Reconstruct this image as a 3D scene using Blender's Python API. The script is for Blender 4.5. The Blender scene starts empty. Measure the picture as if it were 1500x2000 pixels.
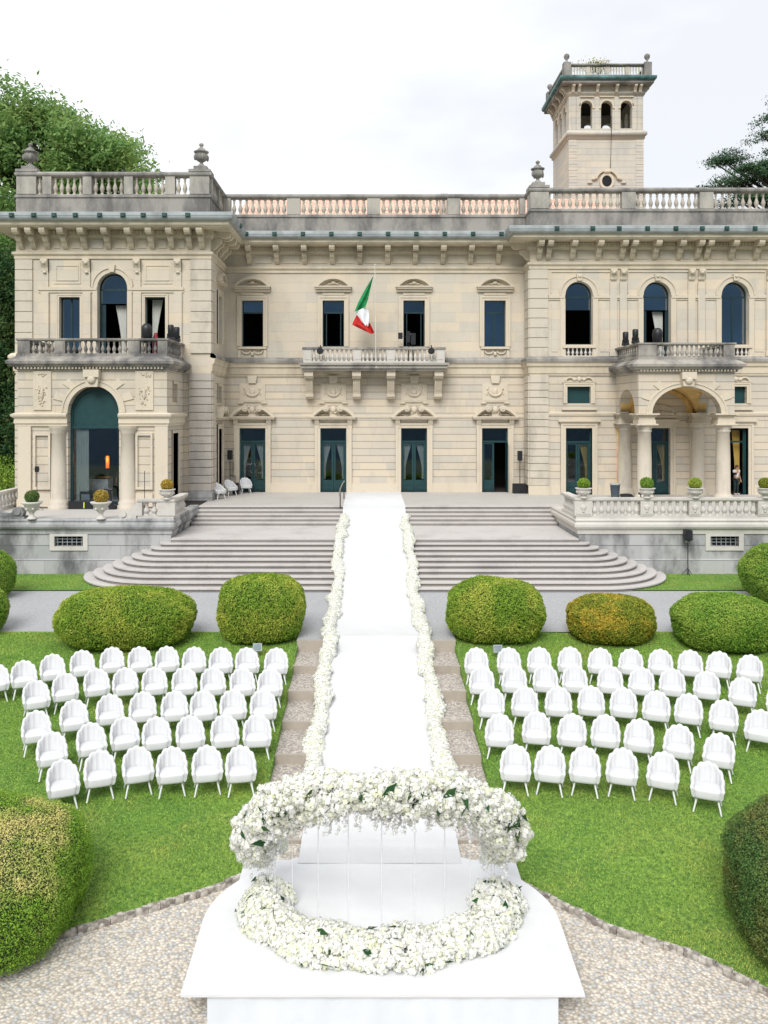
import bpy, math, random
import numpy as np
from math import pi, sin, cos, radians, sqrt
from mathutils import Matrix, Vector
random.seed(7); RNG = np.random.default_rng(11)
sc = bpy.context.scene
COL = sc.collection

# ------------------------------------------------------------------ camera
cd = bpy.data.cameras.new("camera"); cam = bpy.data.objects.new("camera", cd); COL.objects.link(cam)
cam.location = (-0.17, 0, 4.64); cam.rotation_euler = (radians(90), 0, 0)
cd.sensor_fit = 'VERTICAL'; cd.sensor_height = 36; cd.sensor_width = 27; cd.lens = 30.0
cd.shift_x = 26/2000; cd.shift_y = -200/2000
cd.clip_start = 0.1; cd.clip_end = 9000
sc.camera = cam
sc.render.resolution_x = 768; sc.render.resolution_y = 1024

# ------------------------------------------------------------------ world, sun, exposure
SUN_EL, SUN_AZ = 44, 194      # azimuth: clockwise from +Y
w = bpy.data.worlds.new("World"); sc.world = w; w.use_nodes = True
nt = w.node_tree; nt.nodes.clear()
N = nt.nodes.new; L = nt.links.new
wo = N('ShaderNodeOutputWorld'); bg = N('ShaderNodeBackground')
sky = N('ShaderNodeTexSky'); sky.sky_type = 'NISHITA'; sky.sun_disc = False
sky.sun_elevation = radians(SUN_EL); sky.sun_rotation = radians(SUN_AZ)
tc = N('ShaderNodeTexCoord'); mp = N('ShaderNodeMapping'); mp.inputs['Scale'].default_value = (1, 1, 2.2)
mp.inputs['Location'].default_value = (0.35, 0.1, 0.2)
nz = N('ShaderNodeTexNoise'); nz.inputs['Scale'].default_value = 1.7; nz.inputs['Detail'].default_value = 5
rp = N('ShaderNodeValToRGB'); rp.color_ramp.elements[0].position = 0.40; rp.color_ramp.elements[1].position = 0.58
rp.color_ramp.elements[0].color = (7.8, 8.0, 8.4, 1); rp.color_ramp.elements[1].color = (10.4, 10.55, 10.8, 1)
mx = N('ShaderNodeMix'); mx.data_type = 'RGBA'; mx.inputs[0].default_value = 0.93
L(tc.outputs['Generated'], mp.inputs[0]); L(mp.outputs[0], nz.inputs['Vector']); L(nz.outputs['Fac'], rp.inputs[0])
L(sky.outputs[0], mx.inputs[6]); L(rp.outputs[0], mx.inputs[7]); L(mx.outputs[2], bg.inputs[0])
bg.inputs[1].default_value = 0.08
L(bg.outputs[0], wo.inputs[0])
sd = bpy.data.lights.new("sun", 'SUN'); sd.energy = 2.0; sd.angle = radians(32); sd.color = (1.0, 0.98, 0.945)
so = bpy.data.objects.new("sun", sd); COL.objects.link(so)
az = radians(SUN_AZ); el = radians(SUN_EL)
so.rotation_euler = Vector((sin(az)*cos(el), cos(az)*cos(el), sin(el))).to_track_quat('Z', 'Y').to_euler()
so.location = (0, -20, 60)
sc.view_settings.view_transform = 'Standard'; sc.view_settings.look = 'None'
sc.view_settings.exposure = 0.6; sc.view_settings.gamma = 1.0

# ------------------------------------------------------------------ helpers
WL = {}
def tag(o, label=None, cat=None, group=None, kind=None):
    if label: o['label'] = label
    if cat: o['category'] = cat
    if group: o['group'] = group
    if kind: o['kind'] = kind
    return o
def empty(name, loc, label=None, cat=None, group=None, rz=0):
    o = bpy.data.objects.new(name, None); COL.objects.link(o); o.location = loc; o.rotation_euler[2] = rz
    o.empty_display_size = .3
    WL[o.name] = Matrix.Translation(loc) @ Matrix.Rotation(rz, 4, 'Z')
    return tag(o, label, cat, group)
def attach(o, parent, keep=True):
    if parent is not None:
        o.parent = parent
        if keep: o.matrix_parent_inverse = WL[parent.name].inverted()
    WL[o.name] = Matrix.Identity(4) if keep else (WL[parent.name].copy() if parent else Matrix.Identity(4))
    return o
def npmesh(name, V, F, mat, parent=None, smooth=False, keep=True):
    V = np.asarray(V, dtype=np.float32); F = np.asarray(F, dtype=np.int32)
    m = bpy.data.meshes.new(name); k = F.shape[1]; n = len(F)
    m.vertices.add(len(V)); m.vertices.foreach_set('co', V.ravel())
    m.loops.add(n*k); m.loops.foreach_set('vertex_index', F.ravel())
    m.polygons.add(n); m.polygons.foreach_set('loop_start', np.arange(0, n*k, k, dtype=np.int32))
    if smooth: m.polygons.foreach_set('use_smooth', np.ones(n, dtype=bool))
    m.update(calc_edges=True); m.materials.append(mat)
    o = bpy.data.objects.new(name, m); COL.objects.link(o)
    return attach(o, parent, keep)
class Fr:
    """a wall frame: u runs along the wall, o stands out of it, v is height"""
    def __init__(s, side, c): s.side = side; s.c = c
    def p(s, u, o, v):
        if s.side == 'S': return (u, s.c-o, v)
        if s.side == 'N': return (u, s.c+o, v)
        if s.side == 'E': return (s.c+o, u, v)
        return (s.c-o, u, v)
class MB:
    def __init__(s): s.v = []; s.f = []; s.sm = []
    def add(s, vs, fs, smooth=False):
        b = len(s.v); s.v.extend(vs); s.f.extend([tuple(b+i for i in f) for f in fs]); s.sm.extend([smooth]*len(fs)); return s
    def box(s, x0, x1, y0, y1, z0, z1):
        vs = [(x, y, z) for z in (z0, z1) for x, y in ((x0, y0), (x1, y0), (x1, y1), (x0, y1))]
        return s.add(vs, [(3,2,1,0), (4,5,6,7), (0,1,5,4), (1,2,6,5), (2,3,7,6), (3,0,4,7)])
    def fbox(s, fr, u0, u1, o0, o1, v0, v1):
        vs = [fr.p(u, o, v) for v in (v0, v1) for u, o in ((u0, o1), (u1, o1), (u1, o0), (u0, o0))]
        return s.add(vs, [(3,2,1,0), (4,5,6,7), (0,1,5,4), (1,2,6,5), (2,3,7,6), (3,0,4,7)])
    def obox(s, c, sx, sy, sz, rz=0, rx=0):
        M_ = Matrix.Translation(c) @ Matrix.Rotation(rz, 4, 'Z') @ Matrix.Rotation(rx, 4, 'X')
        vs = [tuple(M_ @ Vector((x*sx/2, y*sy/2, z*sz/2))) for z in (-1, 1) for x, y in ((-1,-1), (1,-1), (1,1), (-1,1))]
        return s.add(vs, [(3,2,1,0), (4,5,6,7), (0,1,5,4), (1,2,6,5), (2,3,7,6), (3,0,4,7)])
    def fprism(s, fr, poly, u0, u1):
        """profile poly [(o, v)] extruded from u0 to u1"""
        n = len(poly); vs = [fr.p(u0, o, v) for o, v in poly] + [fr.p(u1, o, v) for o, v in poly]
        return s.add(vs, [tuple(range(n)), tuple(range(2*n-1, n-1, -1))] + [(i, n+i, n+(i+1) % n, (i+1) % n) for i in range(n)])
    def fplate(s, fr, poly, o0, o1):
        """outline poly [(u, v)] given thickness o0..o1"""
        n = len(poly); vs = [fr.p(u, o0, v) for u, v in poly] + [fr.p(u, o1, v) for u, v in poly]
        return s.add(vs, [tuple(range(n)), tuple(range(2*n-1, n-1, -1))] + [(i, n+i, n+(i+1) % n, (i+1) % n) for i in range(n)])
    def arcband(s, fr, uc, vc, ri, ro, a0, a1, o0, o1, n=16, ky=1.0):
        vs = []; fs = []
        for i in range(n+1):
            a = a0+(a1-a0)*i/n
            for r in (ri, ro):
                for o in (o0, o1): vs.append(fr.p(uc+r*cos(a), o, vc+r*ky*sin(a)))
        for i in range(n):
            b = 4*i; c = b+4
            fs += [(b, c, c+2, b+2), (b+1, b+3, c+3, c+1), (b, b+1, c+1, c), (b+2, c+2, c+3, b+3)]
        fs += [(0, 2, 3, 1), (4*n, 4*n+1, 4*n+3, 4*n+2)]
        return s.add(vs, fs)
    def lathe(s, c, prof, n=16, axis='z', smooth=True, sq=False):
        vs = []; fs = []; m = len(prof)
        for i in range(n):
            a = 2*pi*i/n + (pi/4 if sq else 0)
            for r, h in prof:
                if axis == 'z': vs.append((c[0]+r*cos(a), c[1]+r*sin(a), c[2]+h))
                elif axis == 'y': vs.append((c[0]+r*cos(a), c[1]+h, c[2]+r*sin(a)))
                else: vs.append((c[0]+h, c[1]+r*cos(a), c[2]+r*sin(a)))
        for i in range(n):
            for j in range(m-1):
                a = i*m+j; b = ((i+1) % n)*m+j; fs.append((a, b, b+1, a+1))
        s.add(vs, fs, smooth)
        s.add([vs[i*m] for i in range(n)], [tuple(range(n-1, -1, -1))]); s.add([vs[i*m+m-1] for i in range(n)], [tuple(range(n))])
        return s
    def ball(s, c, r, n=12, m=8):
        if not hasattr(r, '__len__'): r = (r, r, r)
        vs = [(c[0], c[1], c[2]-r[2])]; fs = []
        for j in range(1, m):
            t = -pi/2+pi*j/m
            for i in range(n):
                a = 2*pi*i/n; vs.append((c[0]+r[0]*cos(t)*cos(a), c[1]+r[1]*cos(t)*sin(a), c[2]+r[2]*sin(t)))
        vs.append((c[0], c[1], c[2]+r[2])); T = len(vs)-1
        for i in range(n):
            k = (i+1) % n; fs.append((0, 1+k, 1+i)); fs.append((T, T-n+i, T-n+k))
            for j in range(m-2): b = 1+j*n; fs.append((b+i, b+k, b+n+k, b+n+i))
        return s.add(vs, fs, True)
    def tube(s, pts, r, n=8, caps=True):
        P = [Vector(p) for p in pts]; m = len(P); vs = []; fs = []
        up = Vector((0, 0, 1))
        for i, p in enumerate(P):
            d = (P[min(i+1, m-1)]-P[max(i-1, 0)]).normalized()
            a = d.cross(up)
            if a.length < 1e-3: a = d.cross(Vector((0, 1, 0)))
            a.normalize(); b = a.cross(d).normalized()
            rr = r[i] if hasattr(r, '__len__') else r
            for k in range(n):
                t = 2*pi*k/n; vs.append(tuple(p+a*(rr*cos(t))+b*(rr*sin(t))))
        for i in range(m-1):
            for k in range(n):
                q = (k+1) % n; fs.append((i*n+k, i*n+q, (i+1)*n+q, (i+1)*n+k))
        s.add(vs, fs, True)
        if caps: s.add(vs[:n], [tuple(range(n-1, -1, -1))]); s.add(vs[-n:], [tuple(range(n))])
        return s
    def sweep(s, path, prof, closed=False, cap=True):
        """profile [(o, v)] swept along the plan polyline; o stands out to the right of travel"""
        n = len(path); k = len(prof); rows = []
        for i, (x, y) in enumerate(path):
            def nrm(a, b):
                dx, dy = b[0]-a[0], b[1]-a[1]; l = math.hypot(dx, dy); return (dy/l, -dx/l)
            if i == 0: m_ = nrm(path[0], path[1]); sc_ = 1
            elif i == n-1: m_ = nrm(path[-2], path[-1]); sc_ = 1
            else:
                a = nrm(path[i-1], path[i]); b = nrm(path[i], path[i+1])
                m_ = (a[0]+b[0], a[1]+b[1]); l = math.hypot(*m_); m_ = (m_[0]/l, m_[1]/l)
                sc_ = 1/max(.2, m_[0]*a[0]+m_[1]*a[1])
            rows.append([(x+m_[0]*sc_*o, y+m_[1]*sc_*o, v) for o, v in prof])
        vs = [p for r in rows for p in r]; fs = []
        for i in range(n-1):
            for j in range(k): q = (j+1) % k; fs.append((i*k+j, (i+1)*k+j, (i+1)*k+q, i*k+q))
        if cap: fs += [tuple(range(k)), tuple((n-1)*k+j for j in range(k-1, -1, -1))]
        return s.add(vs, fs)
    def wall(s, fr, u0, u1, v0, v1, ops=(), depth=.4, face=True, nseg=18, o=0):
        """ops: (ua, ub, va, vb, rise)"""
        ops = [tuple(q)+(0,)*(5-len(q)) for q in ops]
        us = sorted(set([u0, u1]+[q[0] for q in ops]+[q[1] for q in ops]))
        Q = lambda a, b, c, d: s.add([a, b, c, d], [(0, 1, 2, 3)])
        for a, b in zip(us[:-1], us[1:]):
            mid = (a+b)/2; st = sorted([q for q in ops if q[0] < mid < q[1]], key=lambda q: q[2]); v = v0
            for i, q in enumerate(st):
                if q[2] > v+1e-6: Q(fr.p(a, o, v), fr.p(b, o, v), fr.p(b, o, q[2]), fr.p(a, o, q[2]))
                v = q[3]
                if q[4] > 0:
                    vn = st[i+1][2] if i+1 < len(st) else v1
                    c = (q[0]+q[1])/2; h = (q[1]-q[0])/2
                    pts = [(c-h*cos(pi*t/nseg), q[3]+q[4]*sin(pi*t/nseg)) for t in range(nseg+1)]
                    for (ua, va), (ub, vb) in zip(pts[:-1], pts[1:]):
                        Q(fr.p(ua, o, va), fr.p(ub, o, vb), fr.p(ub, o, vn), fr.p(ua, o, vn))
                        Q(fr.p(ua, o, va), fr.p(ua, o-depth, va), fr.p(ub, o-depth, vb), fr.p(ub, o, vb))
                    v = vn
                else: Q(fr.p(q[0], o, v), fr.p(q[0], o-depth, v), fr.p(q[1], o-depth, v), fr.p(q[1], o, v))
                for u in q[:2]: Q(fr.p(u, o, q[2]), fr.p(u, o-depth, q[2]), fr.p(u, o-depth, q[3]), fr.p(u, o, q[3]))
                Q(fr.p(q[0], o, q[2]), fr.p(q[0], o-depth, q[2]), fr.p(q[1], o-depth, q[2]), fr.p(q[1], o, q[2]))
            if v < v1-1e-6: Q(fr.p(a, o, v), fr.p(b, o, v), fr.p(b, o, v1), fr.p(a, o, v1))
        return s
    def build(s, name, mat, parent=None, keep=True):
        m = bpy.data.meshes.new(name); m.from_pydata(s.v, [], s.f); m.polygons.foreach_set('use_smooth', s.sm)
        m.update(); m.materials.append(mat)
        o = bpy.data.objects.new(name, m); COL.objects.link(o)
        return attach(o, parent, keep)
def rotmats(n, rng=RNG):
    q = rng.normal(size=(n, 4)); q /= np.linalg.norm(q, axis=1)[:, None]; a, b, c, d = q.T
    return np.stack([1-2*(c*c+d*d), 2*(b*c-a*d), 2*(b*d+a*c), 2*(b*c+a*d), 1-2*(b*b+d*d), 2*(c*d-a*b),
                     2*(b*d-a*c), 2*(c*d+a*b), 1-2*(b*b+c*c)], axis=1).reshape(n, 3, 3)
def alignmats(nrm, jitter=.5, rng=RNG):
    """matrices whose z column follows nrm, loosened by jitter, with random spin"""
    n = len(nrm); z = nrm+rng.normal(size=(n, 3))*jitter; z /= np.linalg.norm(z, axis=1)[:, None]
    t = rng.normal(size=(n, 3)); x = np.cross(t, z); x /= np.linalg.norm(x, axis=1)[:, None]; y = np.cross(z, x)
    return np.stack([x, y, z], axis=2)
def scatter(tv, tf, pos, R, scl):
    tv = np.asarray(tv, float); tf = np.asarray(tf); n = len(pos); k = len(tv)
    scl = np.asarray(scl); scl = scl[:, None] if scl.ndim == 1 else scl
    V = np.einsum('nij,kj->nki', R, tv)*scl[:, None, :1]+pos[:, None, :]
    F = tf[None]+(np.arange(n)*k)[:, None, None]
    return V.reshape(-1, 3), F.reshape(-1, tf.shape[1])
LEAF_V = [(-.5, -.5, 0), (.5, -.35, .12), (.5, .5, 0), (-.35, .5, .12)]; LEAF_F = [(0, 1, 2, 3)]
LEAF2_V = [(0, -1, 0), (.42, -.2, .15), (0, 1, -.05), (-.42, -.2, .15)]

# ------------------------------------------------------------------ materials
def mk(name):
    m = bpy.data.materials.new(name); m.use_nodes = True; t = m.node_tree; t.nodes.clear()
    o = t.nodes.new('ShaderNodeOutputMaterial'); b = t.nodes.new('ShaderNodeBsdfPrincipled'); t.links.new(b.outputs[0], o.inputs[0])
    return m, t, b
def nd(t, typ, **kw):
    n = t.nodes.new(typ)
    for k, v in kw.items():
        if k in n.inputs: n.inputs[k].default_value = v
        else: setattr(n, k, v)
    return n
def math_(t, op, a, b=None, c=None, clamp=False):
    n = t.nodes.new('ShaderNodeMath'); n.operation = op; n.use_clamp = clamp
    for i, x in enumerate((a, b, c)):
        if x is None: continue
        if hasattr(x, 'links') or hasattr(x, 'is_linked'): t.links.new(x, n.inputs[i])
        else: n.inputs[i].default_value = x
    return n.outputs[0]
def mixc(t, f, a, b, blend='MIX'):
    n = t.nodes.new('ShaderNodeMix'); n.data_type = 'RGBA'; n.blend_type = blend; n.clamp_factor = True
    for s_, x in ((0, f), (6, a), (7, b)):
        if hasattr(x, 'is_linked'): t.links.new(x, n.inputs[s_])
        elif s_ == 0: n.inputs[0].default_value = x
        else: n.inputs[s_].default_value = tuple(x)+(1,) if len(x) == 3 else x
    return n.outputs[2]
def noise(t, vec, scale, detail=4, rough=.55):
    n = nd(t, 'ShaderNodeTexNoise'); n.inputs['Scale'].default_value = scale; n.inputs['Detail'].default_value = detail
    n.inputs['Roughness'].default_value = rough
    if vec is not None: t.links.new(vec, n.inputs['Vector'])
    return n
def ramp(t, x, p0, p1, c0=(0, 0, 0), c1=(1, 1, 1)):
    r = t.nodes.new('ShaderNodeValToRGB'); e = r.color_ramp.elements
    e[0].position = p0; e[1].position = p1; e[0].color = tuple(c0)+(1,); e[1].color = tuple(c1)+(1,)
    t.links.new(x, r.inputs[0]); return r.outputs[0]
def posn(t, scale=(1, 1, 1)):
    g = t.nodes.new('ShaderNodeNewGeometry'); m = nd(t, 'ShaderNodeMapping'); m.inputs['Scale'].default_value = scale
    t.links.new(g.outputs['Position'], m.inputs[0]); return m.outputs[0]
def bump(t, b, h, dist=.02, strength=.5):
    n = nd(t, 'ShaderNodeBump'); n.inputs['Distance'].default_value = dist; n.inputs['Strength'].default_value = strength
    t.links.new(h, n.inputs['Height']); t.links.new(n.outputs[0], b.inputs['Normal'])
def plain(name, c, rough=.6, var=.08, scale=3, metal=0, spec=.5, bmp=0, bscale=40):
    m, t, b = mk(name); p = posn(t); n = noise(t, p, scale)
    c2 = tuple(max(0, x*(1-var*2.2)) for x in c); c1 = tuple(min(1, x*(1+var*.6)) for x in c)
    t.links.new(ramp(t, n.outputs['Fac'], .3, .7, c2, c1), b.inputs['Base Color'])
    b.inputs['Roughness'].default_value = rough; b.inputs['Metallic'].default_value = metal
    b.inputs['Specular IOR Level'].default_value = spec
    if bmp: bump(t, b, noise(t, p, bscale, 3).outputs['Fac'], bmp, .6)
    return m
def stone(name, c, row=.4, bw=1.1, v0=0.0, groove=.55, gw=.045, bvar=.12, stain=.35, sc_col=(.16, .15, .135), warm=(1.05, .98, .88), vjoint=.25, thr=.5):
    """ashlar: courses of blocks with joints, block to block colour changes, streaks of dirt"""
    m, t, b = mk(name); g = t.nodes.new('ShaderNodeNewGeometry'); sp = nd(t, 'ShaderNodeSeparateXYZ')
    t.links.new(g.outputs['Position'], sp.inputs[0])
    u = math_(t, 'ADD', sp.outputs[0], sp.outputs[1]); v = math_(t, 'SUBTRACT', sp.outputs[2], v0)
    rowi = math_(t, 'FLOOR', math_(t, 'DIVIDE', v, row)); fv = math_(t, 'FRACT', math_(t, 'DIVIDE', v, row))
    uo = math_(t, 'ADD', math_(t, 'DIVIDE', u, bw), math_(t, 'MULTIPLY', math_(t, 'SINE', math_(t, 'MULTIPLY', rowi, 12.9898)), 3.7))
    ci = math_(t, 'FLOOR', uo); fu = math_(t, 'FRACT', uo)
    cb = nd(t, 'ShaderNodeCombineXYZ'); t.links.new(ci, cb.inputs[0]); t.links.new(rowi, cb.inputs[1])
    wn = nd(t, 'ShaderNodeTexWhiteNoise'); wn.noise_dimensions = '3D'; t.links.new(cb.outputs[0], wn.inputs['Vector'])
    hj = math_(t, 'LESS_THAN', fv, gw/row); vj = math_(t, 'MULTIPLY', math_(t, 'LESS_THAN', fu, .022/bw), vjoint)
    jt = math_(t, 'MAXIMUM', hj, vj) if row < 50 else math_(t, 'MULTIPLY', fv, 0)
    p = posn(t); n1 = noise(t, p, .55, 5); n2 = noise(t, p, 9, 4)
    c_hi = tuple(min(1, c[i]*warm[i]*(1+bvar)) for i in range(3)); c_lo = tuple(c[i]*(1-bvar) for i in range(3))
    col = mixc(t, wn.outputs['Value'], c_lo, c_hi) if row < 50 else mixc(t, n1.outputs['Fac'], c_lo, c_hi)
    col = mixc(t, math_(t, 'MULTIPLY', ramp(t, n1.outputs['Fac'], .4, .75), .35), col, tuple(x*.8 for x in c))
    col = mixc(t, math_(t, 'MULTIPLY', n2.outputs['Fac'], .16), col, (c[0]*.5, c[1]*.48, c[2]*.45))
    ps = posn(t, (.7, .7, .3)); n3 = noise(t, ps, 1.1, 7, .66)
    st = math_(t, 'MULTIPLY', ramp(t, n3.outputs['Fac'], thr, thr+.2), stain)
    col = mixc(t, st, col, sc_col)
    if row < 50: col = mixc(t, math_(t, 'MULTIPLY', jt, groove), col, tuple(x*.22 for x in c))
    t.links.new(col, b.inputs['Base Color']); b.inputs['Roughness'].default_value = .85; b.inputs['Specular IOR Level'].default_value = .25
    h = math_(t, 'SUBTRACT', math_(t, 'MULTIPLY', n2.outputs['Fac'], .35), jt) if row < 50 else n2.outputs['Fac']
    bump(t, b, h, .02, .5)
    return m
STONE = (.60, .552, .475)
M = {}
M['ashlar'] = stone('ashlar_rusticated', STONE, .397, 1.5, .05, groove=.5, gw=.042, bvar=.075, stain=.2, vjoint=.3)
M['smooth'] = stone('ashlar_smooth', (.63, .58, .497), .55, 1.25, .2, groove=.08, gw=.02, bvar=.06, stain=.16, vjoint=.5)
M['quoin'] = stone('quoin_stone', (.60, .56, .49), 99, stain=.42, bvar=.12)
M['trim'] = stone('carved_trim_stone', (.64, .585, .49), 99, stain=.28, bvar=.1, thr=.54)
M['eave'] = stone('eave_stone', (.66, .60, .49), 99, stain=.3, bvar=.1, thr=.46, sc_col=(.13, .115, .09))
M['weathered'] = stone('weathered_grey_stone', (.36, .355, .345), 99, stain=.75, bvar=.2, thr=.42, sc_col=(.09, .088, .088))
M['parapet'] = stone('parapet_stone', (.46, .45, .42), 99, stain=.8, bvar=.15, thr=.44, sc_col=(.17, .165, .16))
M['baluster'] = stone('baluster_stone', (.50, .47, .42), 99, stain=.6, bvar=.12, thr=.46, sc_col=(.2, .19, .18))
M['balcony'] = stone('balcony_stone', (.40, .385, .36), 99, stain=.85, bvar=.2, thr=.42, sc_col=(.10, .10, .105))
M['plinth'] = stone('plinth_stone', (.44, .445, .45), .62, 2.2, -2.35, groove=.75, gw=.03, bvar=.12, stain=.85, thr=.46, sc_col=(.08, .08, .085), warm=(1.02, 1, .98))
M['terrace'] = stone('terrace_paving', (.50, .485, .46), 99, stain=.25, bvar=.08, sc_col=(.3, .28, .27), warm=(1.02, 1, .97))
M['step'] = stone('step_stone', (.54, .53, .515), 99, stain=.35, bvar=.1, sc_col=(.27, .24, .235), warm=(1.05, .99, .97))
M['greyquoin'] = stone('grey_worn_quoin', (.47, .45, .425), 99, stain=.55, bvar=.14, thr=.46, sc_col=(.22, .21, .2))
M['riser'] = stone('step_riser_shaded', (.26, .245, .24), 99, stain=.4, bvar=.15, sc_col=(.12, .11, .105))  # dark base colour paints in the shade on step fronts; streaks are dirt
M['paleb'] = stone('pale_balustrade_stone', (.60, .59, .57), 99, stain=.45, bvar=.08, thr=.5, sc_col=(.3, .29, .28))
M['tower'] = stone('tower_stone', (.60, .575, .52), .42, 1.6, .1, groove=.28, gw=.03, bvar=.07, stain=.2)
M['teal'] = plain('teal_painted_wood', (.008, .05, .055), .45, .12)
M['teal_dark'] = plain('dark_teal_frame', (.008, .035, .045), .4, .12)
M['copper'] = plain('green_copper', (.10, .22, .22), .6, .3, 2)
M['gutter'] = plain('zinc_gutter', (.40, .44, .45), .5, .16, 1.5, spec=.5)
M['clamp'] = plain('dark_green_clamp', (.02, .075, .065), .5, .2)
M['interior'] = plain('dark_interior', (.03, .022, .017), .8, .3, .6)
M['black'] = plain('black_casing', (.012, .013, .016), .45, .2)
M['black_matte'] = plain('black_cloth', (.015, .016, .02), .9, .2)
M['white_cloth'] = plain('white_fabric', (.64, .645, .65), .8, .03, 1.3, bmp=.02, bscale=2.2)
M['stage_cloth'] = plain('stage_fabric', (.68, .685, .69), .8, .03, 1.3, bmp=.015, bscale=2.2)
M['carpet'] = plain('aisle_fabric', (.605, .61, .615), .85, .022, 1.1, bmp=.03, bscale=3)
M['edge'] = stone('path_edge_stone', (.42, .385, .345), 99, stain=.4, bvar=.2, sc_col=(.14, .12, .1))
M['white_chair'] = plain('white_velvet', (.62, .624, .632), .75, .02, 6)
M['white_metal'] = plain('white_lacquer', (.80, .81, .82), .35, .02, 6)
M['ochre'] = plain('ochre_plaster', (.80, .53, .20), .85, .15, 1.5)
M['grate'] = plain('iron_grate', (.02, .02, .022), .6, .2)
M['red'] = plain('red_paint', (.32, .01, .02), .5, .2)
M['steel'] = plain('brushed_steel', (.5, .5, .5), .3, .1, metal=.9)
M['skin'] = plain('skin', (.48, .27, .19), .6, .05)
M['hair'] = plain('brown_hair', (.10, .045, .02), .6, .2)
def glass(name, tint, mirror, rough=.03):
    m = bpy.data.materials.new(name); m.use_nodes = True; t = m.node_tree; t.nodes.clear()
    o = nd(t, 'ShaderNodeOutputMaterial'); mix = nd(t, 'ShaderNodeMixShader'); tr = nd(t, 'ShaderNodeBsdfTransparent'); gl = nd(t, 'ShaderNodeBsdfGlossy')
    tr.inputs[0].default_value = tuple(tint)+(1,); gl.inputs[0].default_value = (.75, .85, .95, 1); gl.inputs['Roughness'].default_value = rough
    f = nd(t, 'ShaderNodeFresnel'); f.inputs[0].default_value = 1.5
    t.links.new(math_(t, 'ADD', f.outputs[0], mirror, clamp=True), mix.inputs[0])
    t.links.new(tr.outputs[0], mix.inputs[1]); t.links.new(gl.outputs[0], mix.inputs[2]); t.links.new(mix.outputs[0], o.inputs[0])
    return m
M['glass'] = glass('window_glass', (.9, .94, .95), .04)
M['blueglass'] = glass('blue_window_glass', (.05, .09, .14), .5)
def foliage(name, dark, lite, tip, tipamt=.5, nscale=.9, trans=.25, zr=None):
    m, t, b = mk(name); g = t.nodes.new('ShaderNodeNewGeometry'); p = posn(t)
    n1 = noise(t, p, nscale, 4); n2 = noise(t, p, nscale*5, 3)
    c = mixc(t, g.outputs['Random Per Island'], dark, lite)
    nn = math_(t, 'ADD', math_(t, 'MULTIPLY', n1.outputs['Fac'], .65), math_(t, 'MULTIPLY', n2.outputs['Fac'], .35))
    if zr:   # new growth of the year, thickest on the crown of the shrub
        sx_ = nd(t, 'ShaderNodeSeparateXYZ'); t.links.new(p, sx_.inputs[0]); nn = math_(t, 'ADD', nn, math_(t, 'MULTIPLY', math_(t, 'SUBTRACT', sx_.outputs[2], zr), .10))
    f = math_(t, 'MULTIPLY', ramp(t, nn, .46, .6), tipamt)
    c = mixc(t, f, c, tip)
    t.links.new(c, b.inputs['Base Color']); b.inputs['Roughness'].default_value = .6; b.inputs['Specular IOR Level'].default_value = .2
    if trans:
        o = [n for n in t.nodes if n.type == 'OUTPUT_MATERIAL'][0]; tl = nd(t, 'ShaderNodeBsdfTranslucent'); ms = nd(t, 'ShaderNodeMixShader')
        ms.inputs[0].default_value = trans; t.links.new(c, tl.inputs[0]); t.links.new(b.outputs[0], ms.inputs[1]); t.links.new(tl.outputs[0], ms.inputs[2]); t.links.new(ms.outputs[0], o.inputs[0])
    return m
M['f_green'] = foliage('box_leaves_green', (.14, .26, .03), (.34, .50, .06), (.6, .6, .11), .6)
M['f_fresh'] = foliage('box_leaves_fresh', (.12, .26, .035), (.31, .50, .07), (.44, .54, .1), .55)
M['f_ochre'] = foliage('box_leaves_ochre', (.15, .22, .025), (.38, .40, .05), (.7, .5, .07), .85, .8)
M['f_tan'] = foliage('box_leaves_tan', (.14, .30, .035), (.34, .54, .06), (.82, .7, .28), .85, .6, zr=-2.45)
M['f_deep'] = foliage('box_leaves_deep', (.045, .13, .035), (.17, .28, .07), (.4, .3, .1), .45, .7)
M['f_yellow'] = foliage('box_leaves_yellow', (.3, .22, .03), (.7, .55, .1), (.6, .3, .07), .5, 3)
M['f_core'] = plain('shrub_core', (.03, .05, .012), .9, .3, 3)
M['tree'] = foliage('plane_tree_leaves', (.11, .25, .08), (.32, .49, .16), (.46, .56, .18), .5, .5, .45)
M['tree_dark'] = foliage('dark_tree_leaves', (.02, .07, .03), (.08, .17, .05), (.22, .2, .05), .4, .4, .25)
M['cedar'] = foliage('cedar_needles', (.035, .09, .05), (.09, .18, .08), (.1, .14, .05), .3, .5, .15)
M['bark'] = plain('bark', (.07, .055, .045), .95, .3, 4, bmp=.03, bscale=12)
M['leaf'] = foliage('bouquet_leaves', (.01, .05, .02), (.04, .12, .04), (.12, .16, .03), .3, 3)
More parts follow.
